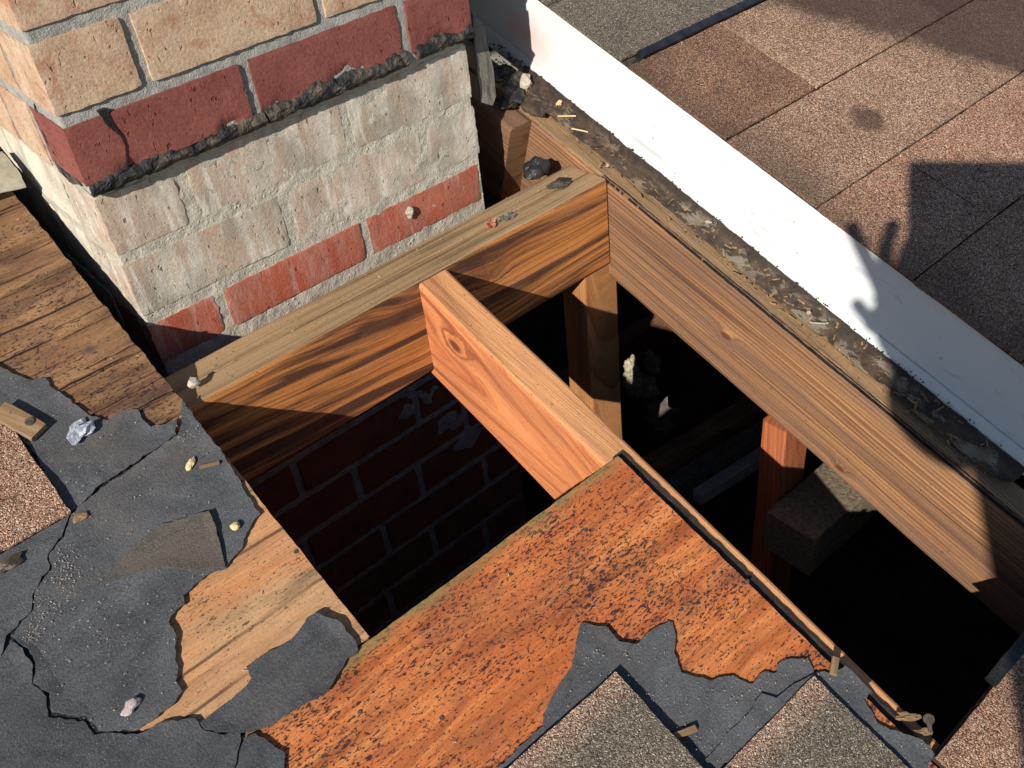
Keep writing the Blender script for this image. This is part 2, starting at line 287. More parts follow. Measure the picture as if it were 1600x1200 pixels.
G_STOPS = [(0, (.075, .045, .034)), (.12, (.22, .115, .075)), (.36, (.38, .215, .14)), (.60, (.50, .31, .205)), (.82, (.64, .46, .32)), (.95, (.80, .68, .53))]
G_GREY = [(0, (.07, .055, .044)), (.14, (.135, .108, .082)), (.45, (.195, .16, .122)), (.70, (.27, .225, .168)), (.90, (.38, .32, .24)), (.97, (.55, .48, .38))]
def right_extra(m, col):
    X, Y, Z = m.xyz(m.obj)
    nz = m.math('MULTIPLY_ADD', m.noise(m.obj, 18, 4, .6), .10, -.05)
    # wet or tarry stain with its own outline on the upper courses
    s = m.math('ADD', m.math('ADD', m.math('MULTIPLY', m.math('SUBTRACT', X, 1.315), .86), m.math('MULTIPLY', m.math('SUBTRACT', Y, .43), .50)), m.math('MULTIPLY', nz, .5))
    st = m.step(m.math('MULTIPLY_ADD', m.noise(m.obj, 70, 4, .7), .05, s), .015, .055); col = m.mix(m.math('MULTIPLY', st, .80), col, (.050, .030, .027))
    dx = m.math('SUBTRACT', X, 1.102); dy = m.math('SUBTRACT', Y, .406)
    d = m.math('SQRT', m.math('ADD', m.math('MULTIPLY', dx, dx), m.math('MULTIPLY', m.math('MULTIPLY', dy, dy), 1.3)))
    sp = m.step(m.math('ADD', m.math('MULTIPLY', nz, .34), m.math('MULTIPLY_ADD', m.noise(m.obj, 90, 3, .7), .016, d)), .040, .026); col = m.mix(m.math('MULTIPLY', sp, .72), col, (.07, .038, .028))
    # grime along the white trim
    g = m.step(m.math('MULTIPLY_ADD', nz, 1.0, m.math('SUBTRACT', X, .905)), .095, .0); col = m.mix(m.math('MULTIPLY', g, .6), col, (.075, .047, .034))
    return col
M['shingle_pink'] = granule('shingle_pink', G_STOPS, (.62, .52, .47), (1.0, .92, .86), .7, extra=None)
M['shingle_tan'] = granule('shingle_tan', G_STOPS, (.80, .76, .70), (1.10, 1.06, 1.0), .75, extra=right_extra)
M['shingle_rose'] = granule('shingle_rose', G_STOPS, (.86, .70, .62), (1.15, 1.0, .92), .75, extra=right_extra)
M['shingle_brown'] = granule('shingle_brown', G_STOPS, (.46, .38, .33), (.80, .68, .60), .85, extra=right_extra)
M['shingle_grey'] = granule('shingle_grey', G_GREY, (.75, .72, .70), (1.05, 1.0, .95), .6)
def band_extra(m, col):                        # the factory-blended rosy band along a shingle's upper edge
    X, Y, Z = m.xyz(m.obj); nz = m.noise(m.obj, 30, 4, .6)
    b = m.step(m.math('MULTIPLY_ADD', nz, .035, Y), -.012, .012)
    v = m.xyz(m.vor(m.rco(11.0), 860, 'Color'))[0]
    return m.mix(m.math('MULTIPLY', b, .8), col, m.ramp(v, G_STOPS, 'CONSTANT'))
M['shingle_blend'] = granule('shingle_blend', G_GREY, (.75, .72, .70), (1.05, 1.0, .95), .6, extra=band_extra)
def white_paint():
    m = Mat('white_paint', .45, .35); co = m.obj; X, Y, Z = m.xyz(co)
    n1 = m.noise(co, 7, 4, .6); col = m.mix(n1, (.64, .67, .66), (.70, .73, .72))
    sc = m.noise(m.map(co, (30, 14, 60)), 1, 4, .6, .5); col = m.mix(m.math('MULTIPLY', m.step(sc, .63, .70), .45), col, (.38, .38, .37)); s3 = m.noise(m.map(co, (8, 60, 14), (2, 3, 1)), 1, 5, .65, .8); col = m.mix(m.math('MULTIPLY', m.step(s3, .66, .72), .5), col, (.40, .40, .39))
    d = m.noise(co, 170, 2, .5); col = m.mix(m.math('MULTIPLY', m.step(d, .755, .78), .7), col, (.16, .15, .14))
    # overspray of red marking paint
    dv = m.math('SUBTRACT', Y, .86); dh = m.math('SUBTRACT', Z, .062)
    q = m.math('SQRT', m.math('ADD', m.math('MULTIPLY', m.math('MULTIPLY', dv, dv), .35), m.math('MULTIPLY', dh, dh)))
    g = m.math('MULTIPLY', m.step(m.math('MULTIPLY_ADD', m.noise(co, 45, 3), .02, q), .052, .012), .55); col = m.mix(g, col, (.72, .27, .20))
    low = m.step(m.math('MULTIPLY_ADD', m.noise(co, 25, 4), .02, Z), .035, .012); col = m.mix(m.math('MULTIPLY', low, .28), col, (.46, .44, .36))
    return m.done(col, m.bump(m.noise(m.map(co, (40, 8, 40)), 1, 3), .08, .001))
M['white_paint'] = white_paint()

# ------------------------------------------------------------------ mesh helpers
def link(name, me, mat=None, parent=None, mw=None):
    o = bpy.data.objects.new(name, me); COL.objects.link(o)
    if mat is not None and len(me.materials) == 0: me.materials.append(M[mat] if isinstance(mat, str) else mat)
    if parent is not None: o.parent = parent
    if mw is not None:
        o.matrix_world = mw if parent is None else parent.matrix_world.inverted() @ mw
        if parent is not None: o.matrix_parent_inverse = Matrix.Identity(4); o.matrix_basis = parent.matrix_basis.inverted() @ mw
    return o
def empty(name, label, cat, mw=None, group=None, kind=None):
    o = bpy.data.objects.new(name, None); COL.objects.link(o); o.empty_display_size = .05
    if mw is not None: o.matrix_basis = mw
    return tag(o, label, cat, group, kind)
def tag(o, label=None, cat=None, group=None, kind=None):
    if label: o['label'] = label
    if cat: o['category'] = cat
    if group: o['group'] = group
    if kind: o['kind'] = kind
    return o
def mesh_bm(bm, name, smooth=False):
    me = bpy.data.meshes.new(name); bmesh.ops.recalc_face_normals(bm, faces=bm.faces); bm.to_mesh(me); bm.free()
    if smooth: me.shade_smooth()
    return me
def add_box(bm, lo, hi, bev=0.0, seg=1):
    lo, hi = Vector(lo), Vector(hi); g = bmesh.ops.create_cube(bm, size=1.0)
    for v in g['verts']: v.co = Vector((lo[i] + (v.co[i] + .5) * (hi[i] - lo[i]) for i in range(3)))
    if bev: bmesh.ops.bevel(bm, geom=list({e for v in g['verts'] for e in v.link_edges}), offset=bev, segments=seg, affect='EDGES')
def box_me(name, lo, hi, bev=0.0, seg=1):
    bm = bmesh.new(); add_box(bm, lo, hi, bev, seg); return mesh_bm(bm, name)
def frame(o, ax, ay, az): return Matrix(((ax.x, ay.x, az.x, o.x), (ax.y, ay.y, az.y, o.y), (ax.z, ay.z, az.z, o.z), (0, 0, 0, 1)))
def lumber_me(name, x0, x1, w, d, bev=.004, seg=.03, wob=.0012, seed=0):
    """board along local x, y 0..w, z -d..0, rounded edges, slightly uneven"""
    bm = bmesh.new(); n = max(2, int((x1 - x0) / seg)); prof = []
    corners = [(0, -d, 1, 1), (w, -d, -1, 1), (w, 0, -1, -1), (0, 0, 1, -1)]
    for (y, z, sy, sz) in corners:
        a = [(y + sy * bev, z), (y + sy * bev * .29, z + sz * bev * .29), (y, z + sz * bev)]
        prof += a if (sy * sz) < 0 else a[::-1]
    rings = []
    for i in range(n + 1):
        x = x0 + (x1 - x0) * i / n; r = []
        for k, (y, z) in enumerate(prof):
            q = mn.noise((x * 9 + seed * 7.3, y * 30, z * 30 + k * .01)) * wob
            r.append(bm.verts.new((x, y + (q if 0 < i < n else 0), z + mn.noise((x * 7, seed * 3.1, y * 40)) * wob)))
        rings.append(r)
    L = len(prof)
    for i in range(n):
        for k in range(L): bm.faces.new((rings[i][k], rings[i][(k + 1) % L], rings[i + 1][(k + 1) % L], rings[i + 1][k]))
    bm.faces.new(rings[0][::-1]); bm.faces.new(rings[-1]); return mesh_bm(bm, name)
def jag(pts, step=.004, amp=.0012, seed=0, closed=True):
    out = []; n = len(pts)
    for i in range(n if closed else n - 1):
        a, b = Vector(pts[i]), Vector(pts[(i + 1) % n]); L = (b - a).length; k = max(1, int(L / step)); t = (b - a).normalized() if L > 1e-9 else Vector((1, 0)); nn = Vector((-t.y, t.x))
        for j in range(k):
            p = a + (b - a) * (j / k)
            q = mn.noise((p.x * 140 + seed * 11.7, p.y * 140, seed)) + .8 * mn.noise((p.x * 420, p.y * 420 + seed * 5.1, 7.0)) + 1.3 * mn.noise((p.x * 55, p.y * 55, seed * 3.3))
            out.append(p + nn * q * amp)
    return out
def inside(p, poly):
    c = False; j = len(poly) - 1
    for i in range(len(poly)):
        a, b = poly[i], poly[j]
        if (a[1] > p[1]) != (b[1] > p[1]) and p[0] < (b[0] - a[0]) * (p[1] - a[1]) / (b[1] - a[1]) + a[0]: c = not c
        j = i
    return c
def sheet_me(name, poly, h, thick, grid=.012, wave=.001, curl=0.0, curlw=.015, seed=0, base=None):
    """irregular sheet with thickness: polygon in (x, v), top surface near h"""
    random.seed(seed * 13 + 5)
    xs = [p[0] for p in poly]; ys = [p[1] for p in poly]
    pts = [Vector((p[0], p[1])) for p in poly]; nb = len(pts); edges = [(i, (i + 1) % nb) for i in range(nb)]
    bins = {}
    cell = .02
    for p in pts: bins.setdefault((int(p.x // cell), int(p.y // cell)), []).append(p)
    def bd(q):
        cx, cy = int(q[0] // cell), int(q[1] // cell); m = cell
        for i in (-1, 0, 1):
            for j in (-1, 0, 1):
                for p in bins.get((cx + i, cy + j), ()): m = min(m, math.hypot(p.x - q[0], p.y - q[1]))
        return m
    y = min(ys) + grid / 2
    while y < max(ys):
        x = min(xs) + grid / 2
        while x < max(xs):
            q = (x + random.uniform(-.3, .3) * grid, y + random.uniform(-.3, .3) * grid)
            if inside(q, poly) and bd(q) > grid * .35: pts.append(Vector(q))
            x += grid
        y += grid
    vs, es, fs, *_ = delaunay_2d_cdt(pts, edges, [], 1, 1e-7)
    bm = bmesh.new()
    top = []
    for v in vs:
        z = h + wave * mn.noise((v.x * 16 + seed, v.y * 16, seed * 1.7)) + wave * .5 * mn.noise((v.x * 50, v.y * 50, seed))
        if curl:
            d = bd((v.x, v.y)); k = max(0.0, 1 - d / curlw); z += curl * 0.9 * k * k * max(0, .25 + 1.5 * mn.noise((v.x * 14 + seed * 3, v.y * 14, 2.0)))
        if base is not None: z = max(z, base + thick + .0003)
        top.append(bm.verts.new((v.x, v.y, z)))
    for f in fs:
        try: bm.faces.new([top[i] for i in f])
        except ValueError: pass
    bmesh.ops.recalc_face_normals(bm, faces=bm.faces)
    if sum(f.normal.z for f in bm.faces) < 0: bmesh.ops.reverse_faces(bm, faces=bm.faces)
    ext = bmesh.ops.extrude_face_region(bm, geom=list(bm.faces))
    nv = [e for e in ext['geom'] if isinstance(e, bmesh.types.BMVert)]
    tops = set(nv)
    for v in bm.verts:
        if v not in tops: v.co.z -= thick
    me = bpy.data.meshes.new(name); bmesh.ops.recalc_face_normals(bm, faces=bm.faces); bm.to_mesh(me); bm.free(); return me
def pxpoly(pix, h): return [rf(x, y, h) for x, y in pix]
def sheet(name, poly, h, thick, mat, parent=None, rag=.0012, step=.004, **k):
    me = sheet_me(name, jag(poly, step, rag, k.get('seed', 0)) if rag else poly, h, thick, **k)
    return link(name, me, mat, parent, ROOFM)
def rock_me(name, size, seed, sub=2, rough=.35):
    bm = bmesh.new(); bmesh.ops.create_icosphere(bm, subdivisions=sub, radius=.5)
    for v in bm.verts:
        q = 1 + rough * mn.noise(v.co * 2.3 + Vector((seed * 7, seed, 3))) + rough * .4 * mn.noise(v.co * 6 + Vector((seed, 5, seed)))
        v.co = Vector((v.co.x * size[0], v.co.y * size[1], v.co.z * size[2])) * q
    return mesh_bm(bm, name)
I4 = Matrix.Identity(4)
WORLD = Matrix.Translation((0, 0, CAMZ))

# ------------------------------------------------------------------ ground, house body, attic
bm = bmesh.new(); bmesh.ops.create_grid(bm, x_segments=8, y_segments=8, size=300); tag(link('ground', mesh_bm(bm, 'ground'), 'grass'), kind='structure')
XL, XR, VL, VH = -3.2, 3.4, -2.4, 2.6
YL, YH = VL * math.cos(SLOPE) + HN * math.sin(SLOPE), VH * math.cos(SLOPE) + HN * math.sin(SLOPE)
AF = -1.62                                   # attic floor below the camera
def wall(name, lo, hi): 
    o = link(name, box_me(name, lo, hi), 'siding', None, I4); tag(o, kind='structure')
def prism_wall(name, x0, x1):
    bm = bmesh.new(); prof = [(YL + .1, 0), (YH - .1, 0), (YH - .1, CAMZ + roofz(YH - .1) - .16), (YL + .1, CAMZ + roofz(YL + .1) - .16)]
    a = [bm.verts.new((x0, y, z)) for y, z in prof]; b = [bm.verts.new((x1, y, z)) for y, z in prof]
    bm.faces.new(a); bm.faces.new(b[::-1])
    for i in range(4): bm.faces.new((a[i], a[(i + 1) % 4], b[(i + 1) % 4], b[i]))
    tag(link(name, mesh_bm(bm, name), 'siding'), kind='structure')
prism_wall('wall_left', XL + .15, XL + .30); prism_wall('wall_right', XR - .30, XR - .15)
wall('wall_front', (XL + .302, YL + .1, 0), (XR - .302, YL + .25, CAMZ + roofz(YL + .1) - .16)); wall('wall_back', (XL + .302, YH - .25, 0), (XR - .302, YH - .1, CAMZ + roofz(YH - .25) - .17))
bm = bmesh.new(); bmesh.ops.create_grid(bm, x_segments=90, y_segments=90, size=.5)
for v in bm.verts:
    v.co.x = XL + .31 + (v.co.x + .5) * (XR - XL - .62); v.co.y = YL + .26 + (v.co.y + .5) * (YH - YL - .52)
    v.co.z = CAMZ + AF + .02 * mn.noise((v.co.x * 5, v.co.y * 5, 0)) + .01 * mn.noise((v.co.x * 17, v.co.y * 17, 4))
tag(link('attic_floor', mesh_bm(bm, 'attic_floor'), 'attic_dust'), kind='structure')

# ------------------------------------------------------------------ chimney
K = 1.05
CX0, CX1, CY = .2285 * K, .7135 * K, .957 * K   # front face, relative to the camera
UY = .946 * K                                 # face of the projecting upper courses
CD = .52; MJ = .0118
chim = empty('chimney', 'square brick chimney with tan and red courses rising through the roof', 'chimney', Matrix.Translation((CX0, CY, CAMZ - 1.62)))
def worn_brick(L, H, D, seed, chip=.0016, notch=None, left=False):
    """front face -y at y=0; x 0..L, z 0..H, worn arrises; gridded front and left end"""
    bm = bmesh.new(); st = .0045; nx = max(6, int(L / st)); nz = max(5, int(H / st)); ny = 10 if left else 2
    def shape(p):
        x, y, z = p
        ex = min(x, L - x); ez = min(z, H - z); ey = y
        s = (seed * 3.7, seed * 1.9, seed)
        q = Vector((x, y, z))
        def inset(e): return max(0, 1 - e / .0046)
        jx = mn.noise((z * 120 + s[0], y * 120, s[1])) * chip + mn.noise((z * 400 + s[0], y * 300, s[1])) * chip * .5
        jz = mn.noise((x * 90 + s[1], y * 90, s[0])) * chip + mn.noise((x * 380 + s[1], y * 280, s[2])) * chip * .5
        cx = -1 if x > L / 2 else 1; cz = -1 if z > H / 2 else 1
        nxp = x + (jx + .0006) * cx * inset(ex); nzp = z + (jz + .0006) * cz * inset(ez)
        dep = mn.noise((x * 30 + s[0], z * 30, s[2])) * .0006 + mn.noise((x * 150, z * 150 + s[1], s[2])) * .0005
        rd = max(inset(ex), inset(ez)); dep += rd * rd * (.0003 + .0007 * mn.noise((x * 100 + s[0], z * 100, 9)))
        cor = max(0, .008 - math.hypot(ex, ez)) ; dep += cor * .10
        if notch:
            for (qx, qz, rr, dd) in notch: dep += dd * max(0, 1 - math.hypot(x - qx, (z - qz) * 1.4) / rr + .3 * mn.noise((x * 110, z * 110, s[0])))
        fy = max(0, 1 - y / .02)
        return Vector((nxp, y + dep * fy, nzp))
    V = {}
    def vert(i, j, k):
        key = (i, j, k)
        if key not in V: V[key] = bm.verts.new(shape((L * i / nx, D * (j / ny) ** 1.0, H * k / nz)))
        return V[key]
    for i in range(nx):
        for k in range(nz): bm.faces.new((vert(i, 0, k), vert(i + 1, 0, k), vert(i + 1, 0, k + 1), vert(i, 0, k + 1)))
    for j in range(ny):
        for k in range(nz):
            bm.faces.new((vert(0, j, k), vert(0, j, k + 1), vert(0, j + 1, k + 1), vert(0, j + 1, k))); bm.faces.new((vert(nx, j, k), vert(nx, j + 1, k), vert(nx, j + 1, k + 1), vert(nx, j, k + 1)))
        for i in range(nx):
            bm.faces.new((vert(i, j, 0), vert(i, j + 1, 0), vert(i + 1, j + 1, 0), vert(i + 1, j, 0))); bm.faces.new((vert(i, j, nz), vert(i + 1, j, nz), vert(i + 1, j + 1, nz), vert(i, j + 1, nz)))
    me = mesh_bm(bm, 'brick', True); me.set_sharp_from_angle(angle=R(28)); return me
sh_cache = {}
def plain_brick(L, H, D):
    k = (round(L, 3), round(H, 4), round(D, 3))
    if k not in sh_cache: sh_cache[k] = box_me('brick', (0, 0, 0), (L, D, H), .003)
    return sh_cache[k]
def put_brick(me, mat, x, y, z, rz=0.0):
    o = bpy.data.objects.new('brick', me); COL.objects.link(o)
    if not me.materials: me.materials.append(M[mat])
    o.material_slots[0].link = 'OBJECT'; o.material_slots[0].material = M[mat]
    o.parent = chim; o.matrix_basis = chim.matrix_basis.inverted() @ Matrix.Translation((x, y, z + CAMZ)) @ Matrix.Rotation(rz, 4, 'Z')
BW = .095
rows = []                                    # (z_bottom, height, material, y_face, joints, detail)
tops = [.0, ]
zb = -.2768 - .0675 - .0                     # row1 bottom = -.3443
A = [.316, .519]; B = [.418, .62]
row_def = [(-.2648, .0675, 'tan_brick', UY, [.358, .60]), (-.3443, .0675, 'tan_brick', UY, A), (-.4268, .0705, 'red_brick', UY, B),
           (-.5033, .0665, 'pale_brick', CY, [.322, .527]), (-.5813, .066, 'pale_brick', CY + .001, [.424, .629]), (-.6465, .0515, 'orange_brick', CY, A)]
for k in range(1, 8): row_def.append((-.2648 + .0795 * k, .0675, 'tan_brick', UY, A if k % 2 else B))
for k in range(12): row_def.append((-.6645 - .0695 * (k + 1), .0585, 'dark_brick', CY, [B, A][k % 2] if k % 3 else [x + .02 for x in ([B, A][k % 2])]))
row_def = [(z * K, hh * K, mt, yf, [x * K for x in js]) for z, hh, mt, yf, js in row_def]
chip_notch = {(3, 0): [(.085, .07, .022, .006)], (2, 0): [(.05, 0, .02, .005), (.17, 0, .02, .006)], (2, 1): [(.12, 0, .03, .007), (.02, 0, .02, .005)], (2, 2): [(.05, 0, .03, .006)], (3, 1): [(.03, .066, .02, .004), (.12, .066, .02, .004)], (3, 2): [(.04, .066, .03, .005)]}
for ri, (z, hh, mt, yf, joints) in enumerate(row_def):
    up = yf < CY - .004; xl = CX0 - (.005 if up else 0); xr = CX1 + (.004 if up else 0) - (.008 if mt == 'orange_brick' else 0)
    cuts = [xl] + list(joints) + [xr]
    for bi in range(len(cuts) - 1):
        a = cuts[bi] + (MJ / 2 if bi else 0); b = cuts[bi + 1] - (MJ / 2 if bi < len(cuts) - 2 else 0)
        if ri == 3 and bi == 0: b -= .004
        vis = ri < 7 or mt == 'dark_brick' and z > -1.32
        dy = random.Random(ri * 7 + bi).uniform(-.0012, .0012) + (.0012 if (ri, bi) == (3, 0) else 0)
        hb = hh - .0105 if (ri == 2) else hh      # red course loses its lower arris under the tar
        zz = z + (.0105 if ri == 2 else 0)
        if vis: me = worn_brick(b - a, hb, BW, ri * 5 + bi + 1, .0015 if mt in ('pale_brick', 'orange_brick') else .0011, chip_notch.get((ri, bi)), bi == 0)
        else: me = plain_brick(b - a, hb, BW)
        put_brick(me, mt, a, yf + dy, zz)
    # left and right return faces, then the back
    smt = 'smeared_brick' if ri in (3, 4, 5) else ('tan_brick' if mt in ('red_brick', 'tan_brick') else mt)
    off = .0 if ri % 2 else .10
    y0 = yf + BW + MJ; k = 0; cut = y0
    yend = CY + CD
    while cut < yend - .02:
        nxt = min(yend, cut + (.10 if (k == 0 and off) else .195)); L = nxt - cut - (MJ if nxt < yend else 0)
        me = worn_brick(L, hh, BW, ri * 5 + k + 31, .0022) if ri < 7 else plain_brick(L, hh, BW)
        put_brick(me, smt, xl, nxt - (MJ if nxt < yend else 0), z, -math.pi / 2) ; 
        if ri < 14: put_brick(plain_brick(L, hh, BW), smt, xr, cut, z, math.pi / 2)
        cut = nxt; k += 1
# mortar core, gridded front and left faces
def mortar_me(x0, x1, y0, y1, z0, z1, st=.0035, amp=.0022, seed=0, faces='fl'):
    bm = bmesh.new()
    def face(org, u, v, nrm, nu, nv):
        g = [[None] * (nv + 1) for _ in range(nu + 1)]
        for i in range(nu + 1):
            for j in range(nv + 1):
                p = org + u * (i / nu) + v * (j / nv); q = mn.noise(p * 60 + Vector((seed, 0, 0))) + .7 * mn.noise(p * 190) + .5 * mn.noise(p * 420)
                g[i][j] = bm.verts.new(p + nrm * q * amp * (1 if 0 < i < nu and 0 < j < nv else 0))
        for i in range(nu):
            for j in range(nv): bm.faces.new((g[i][j], g[i + 1][j], g[i + 1][j + 1], g[i][j + 1]))
    X, Y, Z = Vector((x1 - x0, 0, 0)), Vector((0, y1 - y0, 0)), Vector((0, 0, z1 - z0)); O = Vector((x0, y0, z0))
    nx, ny, nz = int((x1 - x0) / st), int((y1 - y0) / st / 2), int((z1 - z0) / st)
    face(O, X, Z, Vector((0, -1, 0)), nx, nz); face(O, Y, Z, Vector((-1, 0, 0)), ny, nz)
    face(O + X, Y, Z, Vector((1, 0, 0)), 4, 8); face(O + Y, X, Z, Vector((0, 1, 0)), 4, 8); face(O + Z, X, Y, Vector((0, 0, 1)), 4, 4); face(O, X, Y, Vector((0, 0, -1)), 4, 4)
    bmesh.ops.remove_doubles(bm, verts=bm.verts, dist=1e-6); return mesh_bm(bm, 'mortar', True)
link('mortar', mortar_me(CX0 + .0012, CX1 - .004, CY + .0017, CY + CD - .004, -.705, -.4300 * K, .0035, .0012, 1), 'mortar', chim, WORLD)
link('mortar', mortar_me(CX0 + .0012, CX1 - .004, CY + .0026, CY + CD - .005, -1.615, -.7055, .005, .0014, 3), 'mortar_shaded', chim, WORLD)
link('mortar', mortar_me(CX0 - .003, CX1 + .002, UY + .0034, CY + CD - .004, -.4255 * K, .33, .0045, .0010, 2), 'mortar_grey', chim, WORLD)
# mortar crumbs standing proud of the lower joints
rnd = random.Random(4)
bm = bmesh.new()
for zc in (-.5092 * K, -.5873 * K, -.6525 * K):
    for k in range(90):
        x = rnd.uniform(CX0 + .005, CX1 - .012); sz = rnd.uniform(.0008, .0024)
        g = bmesh.ops.create_icosphere(bm, subdivisions=1, radius=sz); e = rnd.uniform(.9, 1.8); off = Vector((x, CY + .0024, zc + rnd.gauss(0, .0035)))
        for v in g['verts']: v.co = Vector((v.co.x * e, v.co.y * .7, v.co.z)) * rnd.uniform(.8, 1.1) + off
tag(link('mortar_crumbs', mesh_bm(bm, 'mortar_crumbs'), 'mortar', chim, WORLD), kind='stuff')
# lump of mortar on the red brick
p = onY(640, 333, CY - .003); link('mortar_lump', rock_me('mortar_lump', (.011, .009, .018), 3, 3, .55), 'chip', chim, Matrix.Translation(W(p)))
# torn roofing tar under the projecting red course
def tar_strip(x0, x1, zlo, zhi, y, seed):
    bm = bmesh.new(); n = int((x1 - x0) / .003); rings = []
    for i in range(n + 1):
        x = x0 + (x1 - x0) * i / n; e = min(1, min(i, n - i) / 5)
        top = zhi + (mn.noise((x * 24, seed, 0)) * .013 + mn.noise((x * 110, seed, 3)) * .006) * e; lo = zlo + (mn.noise((x * 40, seed, 9)) * .003 + mn.noise((x * 150, seed, 5)) * .002) * e
        top = max(top, lo + .003); r = []
        for k in range(9):
            t = k / 8; z = lo + (top - lo) * t; bul = math.sin(math.pi * min(1, t * .95 + .05)) * .006 * (1 + .6 * mn.noise((x * 60, z * 200, seed)))
            r.append(bm.verts.new((x + .0012 * mn.noise((x * 200, k, 1)), y - bul + .002 * mn.noise((x * 160, z * 300, 2)), z)))
        for k in range(5): r.append(bm.verts.new((x, y + .012 + .004 * k, top - (top - lo) * (k + .5) / 5)))
        rings.append(r)
    L = len(rings[0])
    for i in range(n):
        for k in range(L): bm.faces.new((rings[i][k], rings[i][(k + 1) % L], rings[i + 1][(k + 1) % L], rings[i + 1][k]))
    bm.faces.new(rings[0][::-1]); bm.faces.new(rings[-1]); return mesh_bm(bm, 'tar_seal')
for i, (a, b, zl, zh) in enumerate(((.2265, .425, -.4295, -.4135), (.428, .618, -.4285, -.4095), (.632, .7165, -.4265, -.4065))):
    link('tar_seal', tar_strip(a * K, b * K, zl * K, zh * K, UY + .0015, i + 2), 'tar', chim, WORLD)
# crack in the cracked red brick: a thin dark wedge set where the split runs
bm = bmesh.new(); pts = [onY(x, y, UY - .0022) for x, y in ((160, 172), (172, 195), (190, 212), (197, 228), (200, 262))]; wd = [.0085, .006, .0022, .0014, .0012]
rr = []
for p, ww in zip(pts, wd): rr.append([bm.verts.new((p.x - ww / 2, p.y, p.z)), bm.verts.new((p.x + ww / 2, p.y, p.z)), bm.verts.new((p.x + ww / 2, p.y + .006, p.z)), bm.verts.new((p.x - ww / 2, p.y + .006, p.z))])
for a, b in zip(rr, rr[1:]):
    for k in range(4): bm.faces.new((a[k], a[(k + 1) % 4], b[(k + 1) % 4], b[k]))
bm.faces.new(rr[0]); bm.faces.new(rr[-1][::-1]); link('crack', mesh_bm(bm, 'crack'), 'black_tar', chim, WORLD)
def side_tar(pix, X, th):
    bm = bmesh.new(); P = [onX(x, y, X) for x, y in pix]; o2 = jag([(p.y, p.z) for p in P], .005, .0018, 3)
    f = bm.faces.new([bm.verts.new((X, a, b)) for a, b in o2]); ex = bmesh.ops.extrude_face_region(bm, geom=[f]); bmesh.ops.translate(bm, vec=(th, 0, 0), verts=[e for e in ex['geom'] if isinstance(e, bmesh.types.BMVert)])
    bmesh.ops.triangulate(bm, faces=bm.faces); return mesh_bm(bm, 'tar_seal')
link('tar_seal', side_tar(((8, 138), (22, 158), (40, 190), (62, 226), (78, 250), (70, 252), (48, 222), (30, 196), (16, 172), (4, 146)), CX0 - .0042, .006), 'tar', chim, WORLD)
link('tar_seal', side_tar(((52, 162), (64, 186), (78, 214), (92, 252), (110, 272), (128, 290), (108, 284), (92, 268), (80, 244), (66, 208), (56, 180)), CX0 - .0042, .006), 'tar', chim, WORLD)
for i, (px, py, sx, sz) in enumerate(((665, 615, .05, .03), (705, 660, .07, .035), (730, 690, .05, .03), (640, 632, .03, .04))):
    p = onY(px, py, CY + .001); link('mortar_smear', rock_me('mortar_smear', (sx, .006, sz), i + 40, 3, .9), 'mortar_shaded', chim, Matrix.Translation(W(p)))
# chimney cap, out of frame above
link('cap', box_me('cap', (CX0 - .04, UY - .04, .332), (CX1 + .05, CY + CD + .04, .40), .008), 'concrete', chim, WORLD)

# ------------------------------------------------------------------ framing
ax, ay, az = Vector((1, 0, 0)), VDIR, NRM
HZ = -.654; HY0, HYM, HY1 = .869, .9065, .945
def header(name, x0, x1, y0, y1, top, label, seed):
    mw = frame(W((x0, y0, top)), Vector((1, 0, 0)), Vector((0, 1, 0)), Vector((0, 0, 1)))
    o = link(name, lumber_me(name, 0, x1 - x0, y1 - y0, .1385, .004, .02, .0016, seed), 'header_wood', None, mw); return tag(o, label, 'beam')
header('header_beam', .17, .8565, HY0, HYM - .0006, HZ + .002, 'front board of the doubled header beam, orange wood with black stains, facing the opening', 1)
header('header_beam', .17, .8575, HYM + .0006, HY1, HZ, 'rear board of the doubled header beam, tight against the chimney bricks', 2)
def vboard(name, x0, x1, v0, v1, depth, mat, seed, plumb_top=None):
    """board along the slope: local x runs DOWN the slope from v1 to v0, local y across (+X world), z out of the roof"""
    mw = ROOFM @ Matrix.Translation((x0, v1, 0)) @ Matrix(((0, 1, 0, 0), (-1, 0, 0, 0), (0, 0, 1, 0), (0, 0, 0, 1)))
    return link(name, lumber_me(name, 0, v1 - v0, x1 - x0, depth, .0045, .02, .0014, seed), mat, None, mw)
JX0, JX1 = .527, .5725
vj = (HY0 - .0008 - HN * math.sin(SLOPE)) / math.cos(SLOPE)      # where the rafter-top plane meets the header face
jack = vboard('jack_rafter', JX0, JX1, -1.6, vj, .144, 'jack_wood', 3)
